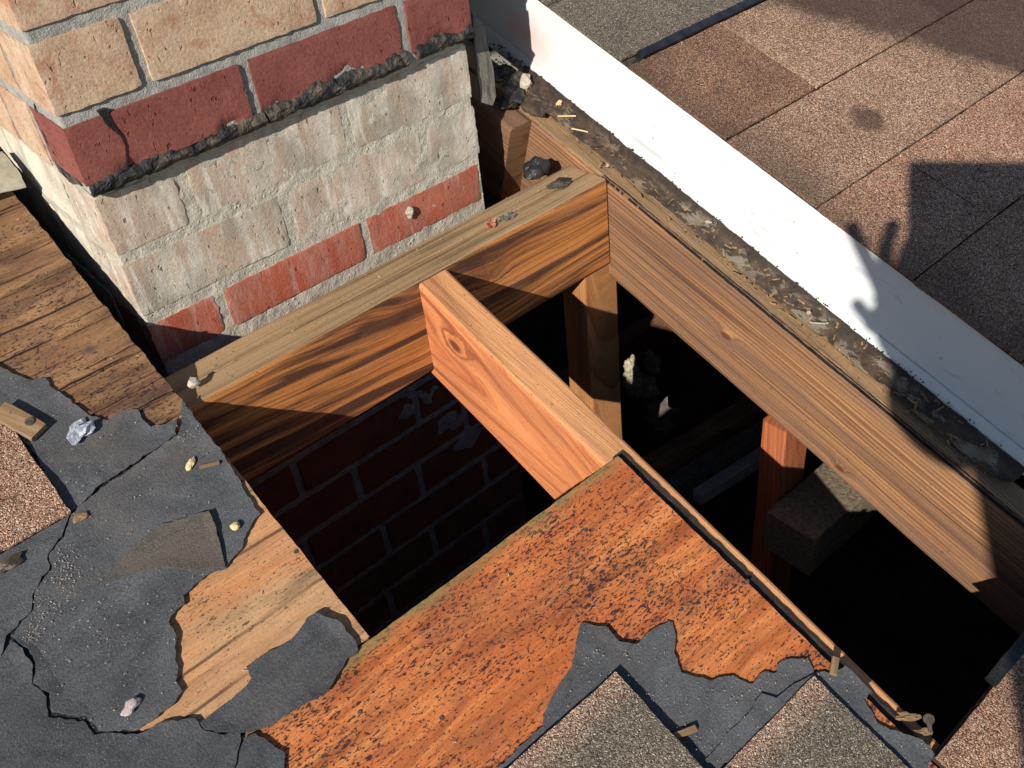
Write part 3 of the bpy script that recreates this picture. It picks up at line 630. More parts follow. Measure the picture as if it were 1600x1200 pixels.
# plumb cut against the header
for v in jack.data.vertices:
    if v.co.x < 1e-5: v.co.x -= (0 - v.co.z) * -TS
jack.data.update(); jack.matrix_basis = jack.matrix_basis
tag(jack, 'short reddish rafter with a knot, running from the header beam under the orange plywood', 'rafter')
RX0, RX1 = .8600, .9000
raf = vboard('long_rafter', RX0, RX1, -2.2, 2.3, .150, 'rafter_wood', 4)
for v in raf.data.vertices: v.co.z -= .006      # its split top skin is laid on as separate splinters
tag(raf, 'long grey-brown rafter with a split upper edge beside the white trim', 'rafter')
def strip_poly(x0, x1, v0, v1, n, a0, a1, seed, f=22):
    L = [(x0 + a0 * (mn.noise((v0 + (v1 - v0) * i / n) * f * Vector((1, 0, 0)) + Vector((seed, 0, 0)))), v0 + (v1 - v0) * i / n) for i in range(n + 1)]
    Rr = [(x1 + a1 * (mn.noise((v0 + (v1 - v0) * i / n) * f * Vector((1, 0, 0)) + Vector((0, seed + 9, 0)))), v0 + (v1 - v0) * i / n) for i in range(n + 1)]
    return L[::-1] + Rr
ALONG = Matrix(((0, 1, 0, 0), (-1, 0, 0, 0), (0, 0, 1, 0), (0, 0, 0, 1)))     # local x runs down the slope
def along(me):
    for v in me.vertices: v.co = Vector((-v.co.y, v.co.x, v.co.z))
    me.update(); return me
crack = [rf(x, y, .001) for x, y in ((944, 272), (972, 294), (1005, 330), (1022, 352), (1050, 372), (1085, 398), (1122, 428), (1145, 455), (1160, 468), (1200, 502), (1235, 532), (1262, 556), (1292, 582), (1330, 612), (1372, 652), (1420, 692), (1480, 742), (1540, 792), (1620, 858), (1700, 925))]
crack = [(min(max(x, .8622), .8850), v) for x, v in crack]
vt_, vb_ = crack[0][1], crack[-1][1]
dirt = [(x - .0030, v) for x, v in crack] + [(x + .0030, v) for x, v in crack][::-1]  # outline of the dark strip that paints shade into the crack
wd = [.0019 + .0018 * mn.noise((v * 25, 3, 1)) for x, v in crack]
left = [(.8606, vb_)] + [(.8606, vt_)] + [(x - q, v) for (x, v), q in zip(crack, wd)]
right = [(x + q, v) for (x, v), q in zip(crack, wd)][::-1] + [(.8606, vt_ + .004), (.8606, 2.28), (.8990, 2.28), (.8990, vb_)]
spl = [('rafter_wood', left, .0016), ('splinter', right, .0026), ('rafter_wood', [(.8606, -2.18), (.8990, -2.18), (.8990, vb_ - .002), (.8606, vb_ - .002)], .0012)]
link('crack_shade', along(sheet_me('crack_shade', jag(dirt, .003, .0005, 9), -.0010, .0045, grid=.004, wave=.0003, seed=77)), 'black_tar', raf, ROOFM @ ALONG)  # black strip near the crack's rim, standing in for the shade inside it
for i, (mt, poly, wv) in enumerate(spl):
    me = sheet_me('split_strip', jag(poly, .003, .0009 if i < 2 else .0005, i), .0002, .0058, grid=.007 if i < 2 else .02, wave=wv, seed=i + 60)
    link('split_strip', along(me), mt, raf, ROOFM @ ALONG)
sis = vboard('trimmer_rafter', .8190, .8590, 0, 1.2, .140, 'rafter_wood', 6)
vs = (1.018 - HN * math.sin(SLOPE)) / math.cos(SLOPE)
sis.matrix_basis = ROOFM @ Matrix.Translation((.8190, vs + 1.2, -.004)) @ Matrix(((0, 1, 0, 0), (-1, 0, 0, 0), (0, 0, 1, 0), (0, 0, 0, 1)))
sis.data.materials.append(M['end_grain'])
for f in sis.data.polygons:
    if abs(f.normal.x) > .9: f.material_index = 1
tag(sis, 'sawn-off rafter end showing growth rings, doubled against the long rafter beside the chimney', 'rafter')
# hidden rafters that carry the left deck and the lower roof
for i, (xx, lab) in enumerate(((-.20, 'hidden rafter carrying the felt covered deck left of the opening'), (-.60, 'hidden rafter under the far left shingles'), (-1.4, 'hidden rafter near the left end of the roof'))):
    tag(vboard('common_rafter', xx, xx + .04, -2.2, 2.4, .144, 'stud_wood', 10 + i), lab, 'rafter')
edge_r = vboard('trimmer_rafter', .150, .190, -2.2, vj + .0, .144, 'stud_wood', 14); tag(edge_r, 'dark rafter under the plywood edge at the left side of the opening', 'rafter')

# ------------------------------------------------------------------ roof deck sheets
PT = .0127
vtop = vtop_
def straight(poly, rag=.0006): return poly
LX = .2112
o = sheet('plywood_sheet', [(-1.2, -1.4), (.5425, -1.4), (.5425, vtop), (.2155, vtop - .0005), (-1.2, vtop - .0005)], PT, PT - .0002, 'orange_ply', None, .0006, .006, grid=.03, wave=.0006, seed=1)
tag(o, 'orange weathered plywood sheet with black specks below the opening', 'plywood'); ply_low = o
o = sheet('plywood_sheet', [(-1.2, vtop + .0025), (LX - .001, vtop + .0025), (LX - .001, .45), (LX, .60), (-1.2, .60)], PT - .0003, PT - .0004, 'tan_ply', None, .0005, .006, grid=.03, wave=.0006, seed=2)
tag(o, 'tan striped plywood sheet half covered by torn felt at the left side of the opening', 'plywood'); ply_left = o
o = sheet('plywood_sheet', [(-1.2, .602), (LX, .602), (LX - .0015, .80), (LX - .0005, .95), (LX - .003, 1.02), (-1.2, 1.02)], PT - .0001, PT - .0003, 'brown_ply', None, .0012, .005, grid=.03, wave=.0008, seed=3)
tag(o, 'dark brown cracked deck boards beside the chimney', 'plywood'); ply_brown = o
o = sheet('plywood_sheet', [(-1.2, 1.023), (.205, 1.023), (.205, 2.4), (-1.2, 2.4)], PT, PT - .0003, 'brown_ply', None, .0008, .01, grid=.06, wave=.0006, seed=4)
tag(o, 'deck sheet behind the chimney at the upper left', 'plywood')
o = sheet('plywood_sheet', [(.5465, -1.4), (.8585, -1.4), (.8585, -.139), (.5465, -.139)], PT, PT - .0003, 'ply_edge', None, .0006, .006, grid=.03, wave=.0006, seed=5)
tag(o, 'deck sheet under the shingles at the lower end of the dark opening', 'plywood')
o = sheet('plywood_sheet', [(.775, 1.25), (.8570, 1.25), (.8570, 2.4), (.775, 2.4)], PT, PT - .0003, 'brown_ply', None, .0008, .01, grid=.06, wave=.0006, seed=6)
tag(o, 'narrow deck strip up the slope between the chimney and the long rafter', 'plywood')
tag(sheet('plywood_sheet', [(.2075, 1.62), (.773, 1.62), (.773, 2.4), (.2075, 2.4)], PT, PT - .0003, 'brown_ply', None, .0008, .01, grid=.06, wave=.0006, seed=7), 'deck sheet directly behind the chimney', 'plywood')
# outer roof skin to the eaves and rakes
def slab(name, x0, x1, v0, v1, h0, h1, mat, parent=None): return link(name, box_me(name, (x0, v0, h0), (x1, v1, h1)), mat, parent, ROOFM)
roof = empty('shingled_roof', 'lower roof slope with brown asphalt shingles around the opening', 'roof', ROOFM)
slab('roof_deck', XL, -1.203, VL, VH, 0, PT, 'shingle_grey', roof); slab('roof_deck', -1.2, .8585, VL, -1.403, 0, PT, 'shingle_grey', roof); slab('roof_deck', -1.2, .8585, 2.403, VH, 0, PT, 'shingle_grey', roof)
rnd = random.Random(23)
for k in range(26):
    x0 = rnd.uniform(-.10, .19); v0 = rnd.uniform(.61, 1.0); L = rnd.uniform(.035, .13); wd_ = rnd.uniform(.003, .009)
    x1 = min(.2085, x0 + L)
    n_ = 8; up_ = [(x0 + (x1 - x0) * i / n_, v0 + wd_ * (.5 + .5 * rnd.random()) * (0.15 if i in (0, n_) else 1)) for i in range(n_ + 1)]; lo_ = [(x0 + (x1 - x0) * i / n_, v0 - .0012 * rnd.random()) for i in range(n_ + 1)]
    me = sheet_me('veneer_strip', jag(lo_ + up_[::-1], .004, .0004, k), PT + .0022, .0011, grid=.012, wave=.0016, seed=200 + k, base=PT)
    link('veneer_strip', me, 'brown_ply', ply_brown, ROOFM)
# small nails in the orange sheet
def nail(px, py, par, h=PT, s=.0024, tilt=0):
    x, v = rf(px, py, h); bm = bmesh.new(); bmesh.ops.create_cone(bm, cap_ends=True, segments=12, radius1=s, radius2=s * .8, depth=.0016)
    link('nail', mesh_bm(bm, 'nail'), 'nail', par, ROOFM @ Matrix.Translation((x, v, h + .0001)) @ Matrix.Rotation(tilt, 4, 'X'))
for q in ((562, 1113), (835, 833), (1022, 848), (987, 753), (915, 828), (690, 1122), (1168, 908), (1115, 895), (1065, 952)): nail(q[0], q[1], ply_low)
for q in ((462, 862),): nail(q[0], q[1], ply_left)

# tar line along the sheet edge, on the rafter top
tl = strip_poly(.5432, .5560, -.135, .2835, 90, .0003, .0015, 4, 90)
tag(sheet('tar_strip', tl, 0.0050, .0046, 'felt_edge', None, .0008, .004, grid=.006, wave=.0008, seed=21), 'black ragged tar strip along the right edge of the orange plywood', 'tar strip')

# ------------------------------------------------------------------ felt underlayment (each torn piece is a thing)
FT = .0016
def felt(pix, h, mat, label, seed, curl=.002, thick=FT, rag=.0016, wave=.0012, base=PT):
    o = sheet('roofing_felt', pxpoly(pix, h), h, thick, mat, None, rag, .0035, grid=.010, wave=wave, curl=curl, curlw=.014, seed=seed, base=base)
    return tag(o, label, 'felt')
H1 = PT + .0032
left_crack = [(110, 802), (98, 838), (75, 868), (79, 884), (62, 912), (52, 932), (50, 955), (30, 978), (14, 994)]
upper = [(283, 656), (276, 680), (255, 696), (205, 728), (155, 760), (138, 778), (118, 797)]
bot = [(42, 1014), (52, 1034), (53, 1070), (76, 1086), (78, 1116), (132, 1123), (150, 1144), (212, 1144)]
pA = [(112, 804)] + [(x + 2, y + 2) for x, y in upper[::-1][1:]] + [(283, 624), (310, 660), (345, 702), (358, 727), (372, 745), (384, 770), (396, 792), (407, 803), (391, 822), (378, 855), (352, 887), (320, 900), (300, 919), (286, 930), (288, 944), (268, 962), (264, 972), (275, 993), (273, 1018), (280, 1042), (276, 1064), (283, 1080), (270, 1100), (246, 1121), (214, 1142)] + [(x + 2, y - 2) for x, y in bot[::-1][1:]] + [(36, 1010), (20, 996)] + [(x + 2, y + 1) for x, y in left_crack[::-1][1:-1]]
felt(pA, H1 + .0008, 'felt', 'large torn charcoal felt sheet on the tan plywood, sprinkled with loose granules', 1, .0025)
pU = [(-55, 600), (55, 622), (110, 655), (170, 682), (235, 690), (268, 672), (300, 680), (350, 745), (375, 790), (345, 872), (285, 912), (262, 955), (262, 1000), (266, 1070), (225, 1115), (205, 1135), (230, 1150), (300, 1134), (330, 1152), (395, 1158), (420, 1178), (400, 1260), (-60, 1280)]
tag(sheet('felt_crack_shade', pxpoly(pU, PT), PT + .0008, .0006, 'black_tar', None, .001, .006, grid=.02, wave=.0001, seed=55), 'black sheet added under the torn felt as the shade in its cracks', 'felt')  # black sheet in place of the shadow between the torn felt pieces
pG = [(-60, 556), (0, 572), (30, 588), (48, 592), (72, 590), (82, 605), (100, 617), (122, 636), (140, 648), (168, 656), (180, 650), (193, 642), (215, 640), (222, 655), (236, 668), (262, 663), (281, 652)] + upper[1:] + [(108, 798), (60, 722), (0, 634), (-60, 560)]
felt(pG, H1, 'felt', 'grey felt piece with a scrap of foil on it, below the dark brown deck', 2, .004)
pB = [(108, 804)] + [(x - 2, y) for x, y in left_crack[1:]] + [(2, 1030), (-70, 1090), (-90, 905), (0, 858)]
felt(pB, H1 - .0002, 'felt', 'felt strip between the corner of the pink shingle and a long crack', 3)
pC = [(-70, 1095), (2, 1034), (18, 1000), (36, 1014)] + [(x - 2, y + 2) for x, y in bot[1:]] + [(215, 1147), (250, 1131), (305, 1124), (320, 1141), (350, 1147), (374, 1144), (376, 1156), (366, 1199), (350, 1290), (60, 1330), (-80, 1250)]
felt(pC, H1 - .0004, 'felt_dark', 'felt sheet below the wavy tear, next to the orange plywood', 4)
pD = [(380, 1149), (400, 1145), (446, 1176), (443, 1200), (470, 1290), (355, 1290), (369, 1200)]
felt(pD, H1, 'felt_dark', 'small felt scrap at the wavy tear on the orange plywood', 5)
pE = [(a / 2, b / 2 + 600) for a, b in ((625, 1060), (660, 1030), (700, 1000), (770, 940), (780, 920), (768, 880), (800, 855), (850, 830), (900, 805), (940, 760), (985, 722), (1060, 740), (1085, 772), (1110, 800), (1118, 830), (1080, 870), (1060, 900), (1040, 940), (1015, 972), (930, 1012), (820, 1077), (760, 1092), (690, 1088), (640, 1078))]
felt(pE, H1 + .0012, 'felt_dark', 'island of black felt lying across the joint of tan and orange plywood', 6, .006)
pF = [(a / 2, b / 2 + 600) for a, b in ((325, 615), (370, 560), (480, 445), (560, 425), (655, 400), (675, 450), (690, 500), (703, 572), (600, 583), (500, 570), (400, 592))]
felt(pF, H1 + .0032, 'felt_brown', 'brownish felt patch lying on the large charcoal felt sheet', 7, .003, .0012, .0008, .0004, H1 + .0016)
r4 = lambda L: [(a / 2 + 800, b / 2 + 600) for a, b in L]
pH = r4(((100, 1062), (95, 1030), (130, 970), (185, 880), (200, 800), (215, 750), (290, 762), (335, 800), (380, 812), (440, 765), (500, 744), (511, 800), (505, 840), (530, 898), (570, 920), (620, 926), (690, 912), (740, 935), (790, 900), (828, 900), (825, 872), (850, 858), (930, 854), (942, 903), (1000, 900), (1040, 880), (1075, 915), (1125, 960), (1100, 985), (1122, 1022), (1142, 1060), (1190, 1086), (1270, 1104), (1305, 1130), (1318, 1160), (1280, 1230), (1200, 1420), (300, 1900), (-300, 1500), (0, 1155)))
felt(pH, H1, 'felt', 'felt sheet with a jagged upper edge under the grey shingle corners', 8, .003)

pI = [(a / 4 + 960, b / 4 + 840) for a, b in ((915, 975), (1005, 998), (1100, 930), (1235, 860), (1250, 880), (1100, 1060), (960, 1200), (800, 1400), (560, 1400), (700, 1230), (830, 1100))]
felt(pI, H1 + .0018, 'felt', 'smooth felt strip beside the upper edge of the right grey shingle', 9, .002, .0012, .0008, .0004, H1)
# ------------------------------------------------------------------ shingles of the lower slope (parts of the roof)
def shingle(x0, x1, v0, v1, hlo, hhi, mat, seed, parent=None, th=.0032, rag=.0007, name='shingle'):
    """slab whose lower edge (v0) lies at hlo, upper edge (v1) at hhi"""
    me = sheet_me(name, jag([(0, 0), (x1 - x0, 0), (x1 - x0, v1 - v0), (0, v1 - v0)], .004, rag, seed), 0, th, grid=.025, wave=.0007, seed=seed)
    L = v1 - v0
    for v in me.vertices: v.co.z += hlo + (hhi - hlo) * v.co.y / L; v.co.y -= L
    me.update(); return link(name, me, mat, parent or roof, ROOFM @ Matrix.Translation((x0, v1, 0)))
HS = H1 + .0060
s1 = rf(962, 1050, HS + .003); s2 = rf(1272, 1055, HS)
shingle(s2[0] - .95, s2[0], s2[1] - .30, s2[1], HS + .001, HS, 'shingle_blend', 1)
shingle(s1[0] - .95, s1[0], s1[1] - .30, s1[1], HS + .0050, HS + .0036, 'shingle_blend', 2, None, .0045)
for k in range(1, 7): shingle(-1.35, .52, s2[1] - .30 - .127 * k, s2[1] - .30 - .127 * (k - 1) + .06, HS + .0022 * (k % 2) - .0002, HS - .0008, 'shingle_grey', 10 + k)
shingle(.5475, .8565, -.45, -.1400, PT + .0045, PT + .0040, 'shingle_pink', 30)
for k in range(4): shingle(.5475, .8565, -.45 - .25 * (k + 1), -.45 - .25 * k - .003, PT + .0045, PT + .0040, 'shingle_grey', 31 + k)
sl_ = rf(110, 800, H1 + .006)
shingle(sl_[0] - 1.10, sl_[0], sl_[1], sl_[1] + .145, H1 + .0068, H1 + .0050, 'shingle_pink', 40)
for k in range(1, 12): shingle(-1.32, sl_[0] - .002 - .012 * k, sl_[1] + .145 * k + .003, sl_[1] + .145 * (k + 1), H1 + .0085, H1 + .0058, ['shingle_pink', 'shingle_grey'][k % 2], 41 + k)
# blue-black edging on the lower right shingle
p0, p1 = rf(1545, 1068, .017), rf(1640, 960, .017)
sheet('drip_edge', [(p0[0], p0[1] - .006), (.858, p0[1] - .006), (.858, p0[1] + .006), (p0[0], p0[1] + .006)], PT + .008, .003, 'black_tar', roof, .0006, .004, grid=.008, wave=.0006, seed=70)

# ------------------------------------------------------------------ white trim and the right-hand roof
FX = .918
trim = empty('white_trim', 'long white painted trim board between the rafter and the right shingles, pink paint smudge at its upper end', 'trim', ROOFM @ Matrix.Translation((FX, 0, 0)))
bm = bmesh.new(); add_box(bm, (FX, -2.2, .0305), (FX + .018, 2.5, .1275), .0015); link('board', mesh_bm(bm, 'board'), 'white_paint', trim, ROOFM)
bm = bmesh.new(); prof = [(FX - .0042, .003), (FX - .0012, .0298), (FX + .016, .0298), (FX + .016, .003)]
va = [bm.verts.new((x, -2.2, h)) for x, h in prof]; vb = [bm.verts.new((x, 2.5, h)) for x, h in prof]
bm.faces.new(va); bm.faces.new(vb[::-1])
for i in range(4): bm.faces.new((va[i], va[(i + 1) % 4], vb[(i + 1) % 4], vb[i]))
link('lower_lip', mesh_bm(bm, 'lower_lip'), 'white_paint', trim, ROOFM)
RH = .1315
rroof = empty('shingled_roof', 'higher roof slope with brown and pink asphalt shingles behind the white trim', 'roof', ROOFM @ Matrix.Translation((FX, 0, RH)))
slab('roof_deck', FX - .004, XR, VL, VH, RH - .0035, RH, 'tar', rroof)
slab('support_wall', FX + .0185, FX + .06, VL + .15, VH - .1, -.004, RH - .004, 'ply_edge', rroof)
GAP = .0012
rows_r = [(.660, .485, [1.094, 1.41], ['shingle_brown', 'shingle_tan', 'shingle_brown']), (.4850, .340, [1.247], ['shingle_tan', 'shingle_tan']), (.340, .199, [1.080, 1.40], ['shingle_rose', 'shingle_rose', 'shingle_brown']), (.199, .055, [1.25], ['shingle_rose', 'shingle_tan']), (.055, -.09, [1.10, 1.42], ['shingle_tan', 'shingle_brown', 'shingle_rose'])]
for k in range(12): rows_r.append((-.09 - .145 * k, -.235 - .145 * k, [1.24 if k % 2 else 1.08, 1.55], ['shingle_brown', 'shingle_rose', 'shingle_tan']))
for k in range(12): rows_r.append((.672 + .145 * (k + 1), .672 + .145 * k, [1.30 if k % 2 else 1.46, 1.8], ['shingle_grey', 'shingle_grey', 'shingle_brown'] if k < 2 else ['shingle_brown', 'shingle_rose', 'shingle_tan']))
sd = 100
for vt, vb_, js, ms in rows_r:
    cuts = [FX - .010] + js + [XR]
    for i in range(len(cuts) - 1):
        sd += 1
        a = cuts[i] + (.0012 if i else 0); b = cuts[i + 1] - .0012
        me = sheet_me('shingle', jag([(a, vb_ + GAP * .5), (min(b, 2.0) if i < len(cuts) - 2 else 2.02, vb_ + GAP * .5), (min(b, 2.0) if i < len(cuts) - 2 else 2.02, vt - GAP), (a, vt - GAP)], .004, .0006, sd), RH + .0042, .0032, grid=.03, wave=.0008, seed=sd)
        for v in me.vertices: v.co.z += .0028 * (1 - (v.co.y - vb_) / (vt - vb_))
        link('shingle', me, ms[i % len(ms)], rroof, ROOFM)
slab('roof_deck', 2.025, XR, VL, VH, RH + .0003, RH + .004, 'shingle_brown', rroof)
a = rf(1000, 84, RH + .008); sheet('sealant_strip', [(a[0], .660), (2.0, .664), (2.0, .674), (a[0] + .002, .673)], RH + .0085, .0042, 'black_tar', rroof, .0007, .004, grid=.008, wave=.0008, seed=71)

# ------------------------------------------------------------------ old step flashing between the rafter and the trim
fl_v = [rf(925, 245, .004)[1], rf(1022, 322, .004)[1], rf(1152, 425, .004)[1], rf(1290, 545, .004)[1], rf(1420, 660, .004)[1], rf(1560, 780, .004)[1]]
fl_lab = ['blackened step flashing plate crusted with grit beside the trimmed rafter end', 'brown tarry step flashing plate with a rounded corner above the rafter knot', 'mottled grey and brown step flashing plate next to the rafter split', 'pale grey step flashing plate with flaking dirt', 'shaded grey step flashing plate lower down the trim', 'dusty step flashing plate at the dark end of the rafter']
fl_m = ['galv_dirty', 'galv_dirty', 'galv', 'galv', 'galv', 'galv']
for i, vlo in enumerate(fl_v):
    vhi = (fl_v[i - 1] if i else vlo + .18) + .012
    hh = .0066 + .0012 * (len(fl_v) - i)
    xa = [.872, .874, .877, .876, .878, .878][i]
    cor = [(xa + .022 - .022 * math.sin(t), vlo + .022 - .022 * math.cos(t)) for t in [k * math.pi / 12 for k in range(7)]]
    poly = [(FX - .0048, vlo)] + cor + [(xa, vhi), (FX - .0048, vhi)]
    me = sheet_me('step_flashing', jag(poly, .004, .0007, i), hh, .0011, grid=.008, wave=.0012, seed=80 + i)
    for v in me.vertices: v.co.z += max(0, v.co.x - (FX - .022)) * .35
    tag(link('step_flashing', me, fl_m[i], None, ROOFM), fl_lab[i], 'flashing')
# grit and flakes on the flashing
rnd = random.Random(11); bm = bmesh.new()
for k in range(520):
    v = rnd.uniform(.0, .90) if k < 260 else rnd.uniform(.60, .92); x = FX - .004 - abs(rnd.gauss(0, .008)) if k < 260 else rnd.uniform(.872, .912)
    if x < .880: continue
    s = rnd.uniform(.0005, .0015) * (1.5 if v > .62 else 1)
    g = bmesh.ops.create_icosphere(bm, subdivisions=1, radius=s)
    for q in g['verts']: q.co = Vector((q.co.x * rnd.uniform(.7, 1.4), q.co.y * rnd.uniform(.7, 1.4), q.co.z * .6)) + Vector((x, v, .0150 + max(0, x - (FX - .022)) * .3 - .0006 * (1 - v)))
tag(link('roof_grit', mesh_bm(bm, 'roof_grit'), 'galv_dirty', None, ROOFM), 'dark grit and flakes lying along the foot of the white trim', 'grit', kind='stuff')
# grey counter-flashing board standing beside the chimney
bm = bmesh.new(); q = [onY(x, y, 1.02) for x, y in ((738, 22), (756, 40), (764, 78), (771, 108), (775, 150), (770, 165), (752, 160), (744, 90))]
f = bm.faces.new([bm.verts.new(W(p)) for p in q]); ex = bmesh.ops.extrude_face_region(bm, geom=[f]); bmesh.ops.translate(bm, vec=(.004, .008, 0), verts=[e for e in ex['geom'] if isinstance(e, bmesh.types.BMVert)])
tag(link('corner_flashing', mesh_bm(bm, 'corner_flashing'), 'grey_board'), 'weathered grey flashing strip standing at the right corner of the chimney', 'flashing')
# crusty debris behind it
for i, (px, py, s, lab, mt) in enumerate(((812, 130, (.03, .035, .03), 'crumbling mortar lump lodged above the sawn rafter end', 'chip'), (800, 150, (.05, .04, .02), 'clump of black roofing crumbs beside the grey flashing strip', 'tar'), (785, 110, (.05, .05, .04), 'dark crust of old roofing tar behind the grey flashing strip', 'black_tar'), (835, 165, (.035, .05, .012), 'crust of grit above the sawn rafter end', 'galv_dirty'))):
    x, v = rf(px, py, .012); o = link('debris_lump', rock_me('debris_lump', s, i + 5, 3, .6), mt, None, ROOFM @ Matrix.Translation((x, v, .012 if i != 2 else -.01)))
    tag(o, lab, 'debris')

# ------------------------------------------------------------------ attic posts, joists, litter
def post(name, x0, x1, y0, y1, z0, z1, mat, label):
    L = z1 - z0; mw = frame(W((x0, y1, z1)), Vector((0, 0, -1)), Vector((1, 0, 0)), Vector((0, -1, 0)))   # local x down, y = +X, z = -Y
    me = lumber_me(name, 0, L, x1 - x0, y1 - y0, .003, .03, .001, 20)
    for v in me.vertices: v.co.z += (y1 - y0)
    return tag(link(name, me, mat, None, mw), label, 'post')
post('attic_post', .8100, .8760, .8745, .9280, AF - .0, HZ - .1395, 'stud_wood', 'tan wooden post standing under the end of the header beam')
post('attic_post', .8620, .9200, .548, .5880, AF - .0, roofz(.548, -.158) - .002, 'red_stud', 'reddish wooden post under the long rafter beside a dusty block')
def joist(name, x0, x1, y0, y1, z, d, mat, label, rz=0, cat='joist'):
    me = lumber_me(name, 0, x1 - x0, y1 - y0, d, .003, .04, .0018, int(x0 * 50)); o = link(name, me, mat, None, WORLD @ Matrix.Translation((x0, y0, z)) @ Matrix.Rotation(rz, 4, 'Z')); return tag(o, label, cat)
joist('ceiling_plate', .72, 2.7, .960, 1.005, -1.37, .09, 'attic_wood', 'brown plate board crossing the attic behind the reddish post', -.12)
joist('ceiling_plate', .80, 2.7, .908, .944, -1.395, .08, 'grey_board', 'grey flaking board lying in front of the brown attic plate', -.12)
joist('moulding_piece', 1.06, 1.42, .845, .872, -1.42, .03, 'pale_board', 'pale piece of moulding below the grey attic board', -.12, 'moulding')
joist('dusty_block', .828, 1.45, .464, .5455, -1.06, .075, 'block_dust', 'stub of timber crusted with sandy dust below the long rafter', .0, 'block')
for i, yy in enumerate((.15, -.35, -.9, 1.35)): joist('ceiling_joist', -1.6, 3.0, yy, yy + .04, AF + .14, .14, 'attic_wood', ['dim ceiling joist deep below the dark opening', 'dim ceiling joist below the orange plywood', 'dim ceiling joist near the eave', 'dim ceiling joist behind the chimney'][i])
def tuft_me(size, seed):
    me = rock_me('insulation_tuft', size, seed, 5, .55)
    for v in me.vertices: v.co += v.co.normalized() * (.006 * mn.noise(v.co * 90 + Vector((seed, 0, 0))) + .004 * mn.noise(v.co * 220))
    me.shade_smooth(); return me
for i, (px, py, s, z) in enumerate(((988, 590, (.030, .035, .075), -1.28), (1020, 568, (.028, .035, .055), -1.29), (1003, 604, (.05, .06, .035), -1.33))):
    p = onZ(px, py, z); tag(link('insulation_tuft', tuft_me(s, i + 9), 'fluff', None, Matrix.Translation(W(p))), ['tall pale insulation tuft beside the tan post', 'small pale insulation tuft catching the light', 'low pale insulation tuft at the foot of the tan post'][i], 'insulation')
def leaf_me(seed, s):
    bm = bmesh.new(); out = [(0, -1), (.12, -.55), (.5, -.5), (.3, -.15), (.75, .1), (.4, .3), (.45, .75), (.12, .55), (0, 1), (-.15, .6), (-.5, .7), (-.38, .25), (-.8, .05), (-.32, -.15), (-.5, -.55), (-.1, -.5)]
    out = [Vector(p) * s for p in out]; o2 = jag(out, s * .12, s * .04, seed)
    vs, es, fs, *_ = delaunay_2d_cdt(o2 + [Vector((0, s * t)) for t in (-.3, 0, .3)], [(i, (i + 1) % len(o2)) for i in range(len(o2))], [], 1, 1e-7)
    bv = [bm.verts.new((v.x, v.y, .6 * abs(v.x) * (1 if v.y > 0 else .6) + .25 * v.y * v.y / s + s * .2 * mn.noise((v.x * 60, v.y * 60, seed)))) for v in vs]
    for f in fs: bm.faces.new([bv[i] for i in f])
    ex = bmesh.ops.extrude_face_region(bm, geom=list(bm.faces)); bmesh.ops.translate(bm, vec=(0, 0, -.0008), verts=[e for e in ex['geom'] if isinstance(e, bmesh.types.BMVert)])
    return mesh_bm(bm, 'dry_leaf')
p = onZ(1032, 655, -1.30); tag(link('dry_leaf', leaf_me(3, .050), 'leaf', None, Matrix.Translation(W(p)) @ Matrix.Rotation(-.5, 4, 'Z') @ Matrix.Rotation(.5, 4, 'X')), 'curled dry brown leaf lying in the attic between the two posts', 'leaf')

# ------------------------------------------------------------------ litter on the roof
def on_roof(name, me, mat, px, py, h, rz, label, cat, tilt=0.0, off=0.0, group=None):
    x, v = rf(px, py, h); return tag(link(name, me, mat, None, ROOFM @ Matrix.Translation((x, v, h + off)) @ Matrix.Rotation(rz, 4, 'Z') @ Matrix.Rotation(tilt, 4, 'X')), label, cat, group)
FH = H1 + .0012
# wooden offcut with a nail head
wo_ = on_roof('wood_offcut', lumber_me('wood_offcut', -.026, .026, .021, .007, .001, .006, .0012, 5), 'splinter', 42, 648, FH + .004, 1.95, 'small tan wood offcut with a nail head, lying on the felt', 'wood scrap', 0, .004)
nail(45, 657, None, FH + .0085, .0048) if False else None
x, v = rf(45, 656, FH + .012); bm = bmesh.new(); bmesh.ops.create_cone(bm, cap_ends=True, segments=14, radius1=.005, radius2=.0045, depth=.0018); link('nail', mesh_bm(bm, 'nail'), 'nail', wo_, ROOFM @ Matrix.Translation((x, v, FH + .0092)))
def crumple(seed, s, n=6, lift=.22):
    """angular folded scrap with a ragged outline"""
    bm = bmesh.new(); g = []
    for i in range(n + 1):
        g.append([bm.verts.new(((i / n - .5) * s + s * .10 * mn.noise((i * 1.3, j, seed)), (j / n - .5) * s * .62 + s * .10 * mn.noise((i * .7, j * .9, seed + 3)), s * lift * abs(mn.noise((i * .6, j * .25, seed))) + s * lift * .5 * abs(mn.noise((i * .3, j * .7, seed + 9))))) for j in range(n + 1)])
    for i in range(n):
        for j in range(n):
            if ((i + .5) / n - .5) ** 2 + ((j + .5) / n - .5) ** 2 < (.40 + .22 * mn.noise((i * 1.7, j * 1.3, seed))) ** 2: bm.faces.new((g[i][j], g[i + 1][j], g[i + 1][j + 1], g[i][j + 1]))
    bmesh.ops.delete(bm, geom=[v for v in bm.verts if not v.link_faces], context='VERTS')
    bmesh.ops.triangulate(bm, faces=bm.faces)
    ex = bmesh.ops.extrude_face_region(bm, geom=list(bm.faces)); bmesh.ops.translate(bm, vec=(0, 0, -.0009), verts=[e for e in ex['geom'] if isinstance(e, bmesh.types.BMVert)])
    return mesh_bm(bm, 'scrap')
on_roof('foil_scrap', rock_me('foil_scrap', (.026, .018, .011), 3, 3, 1.3), 'foil', 124, 678, FH, .6, 'crumpled scrap of shiny foil on the grey felt', 'foil', 0, .002)
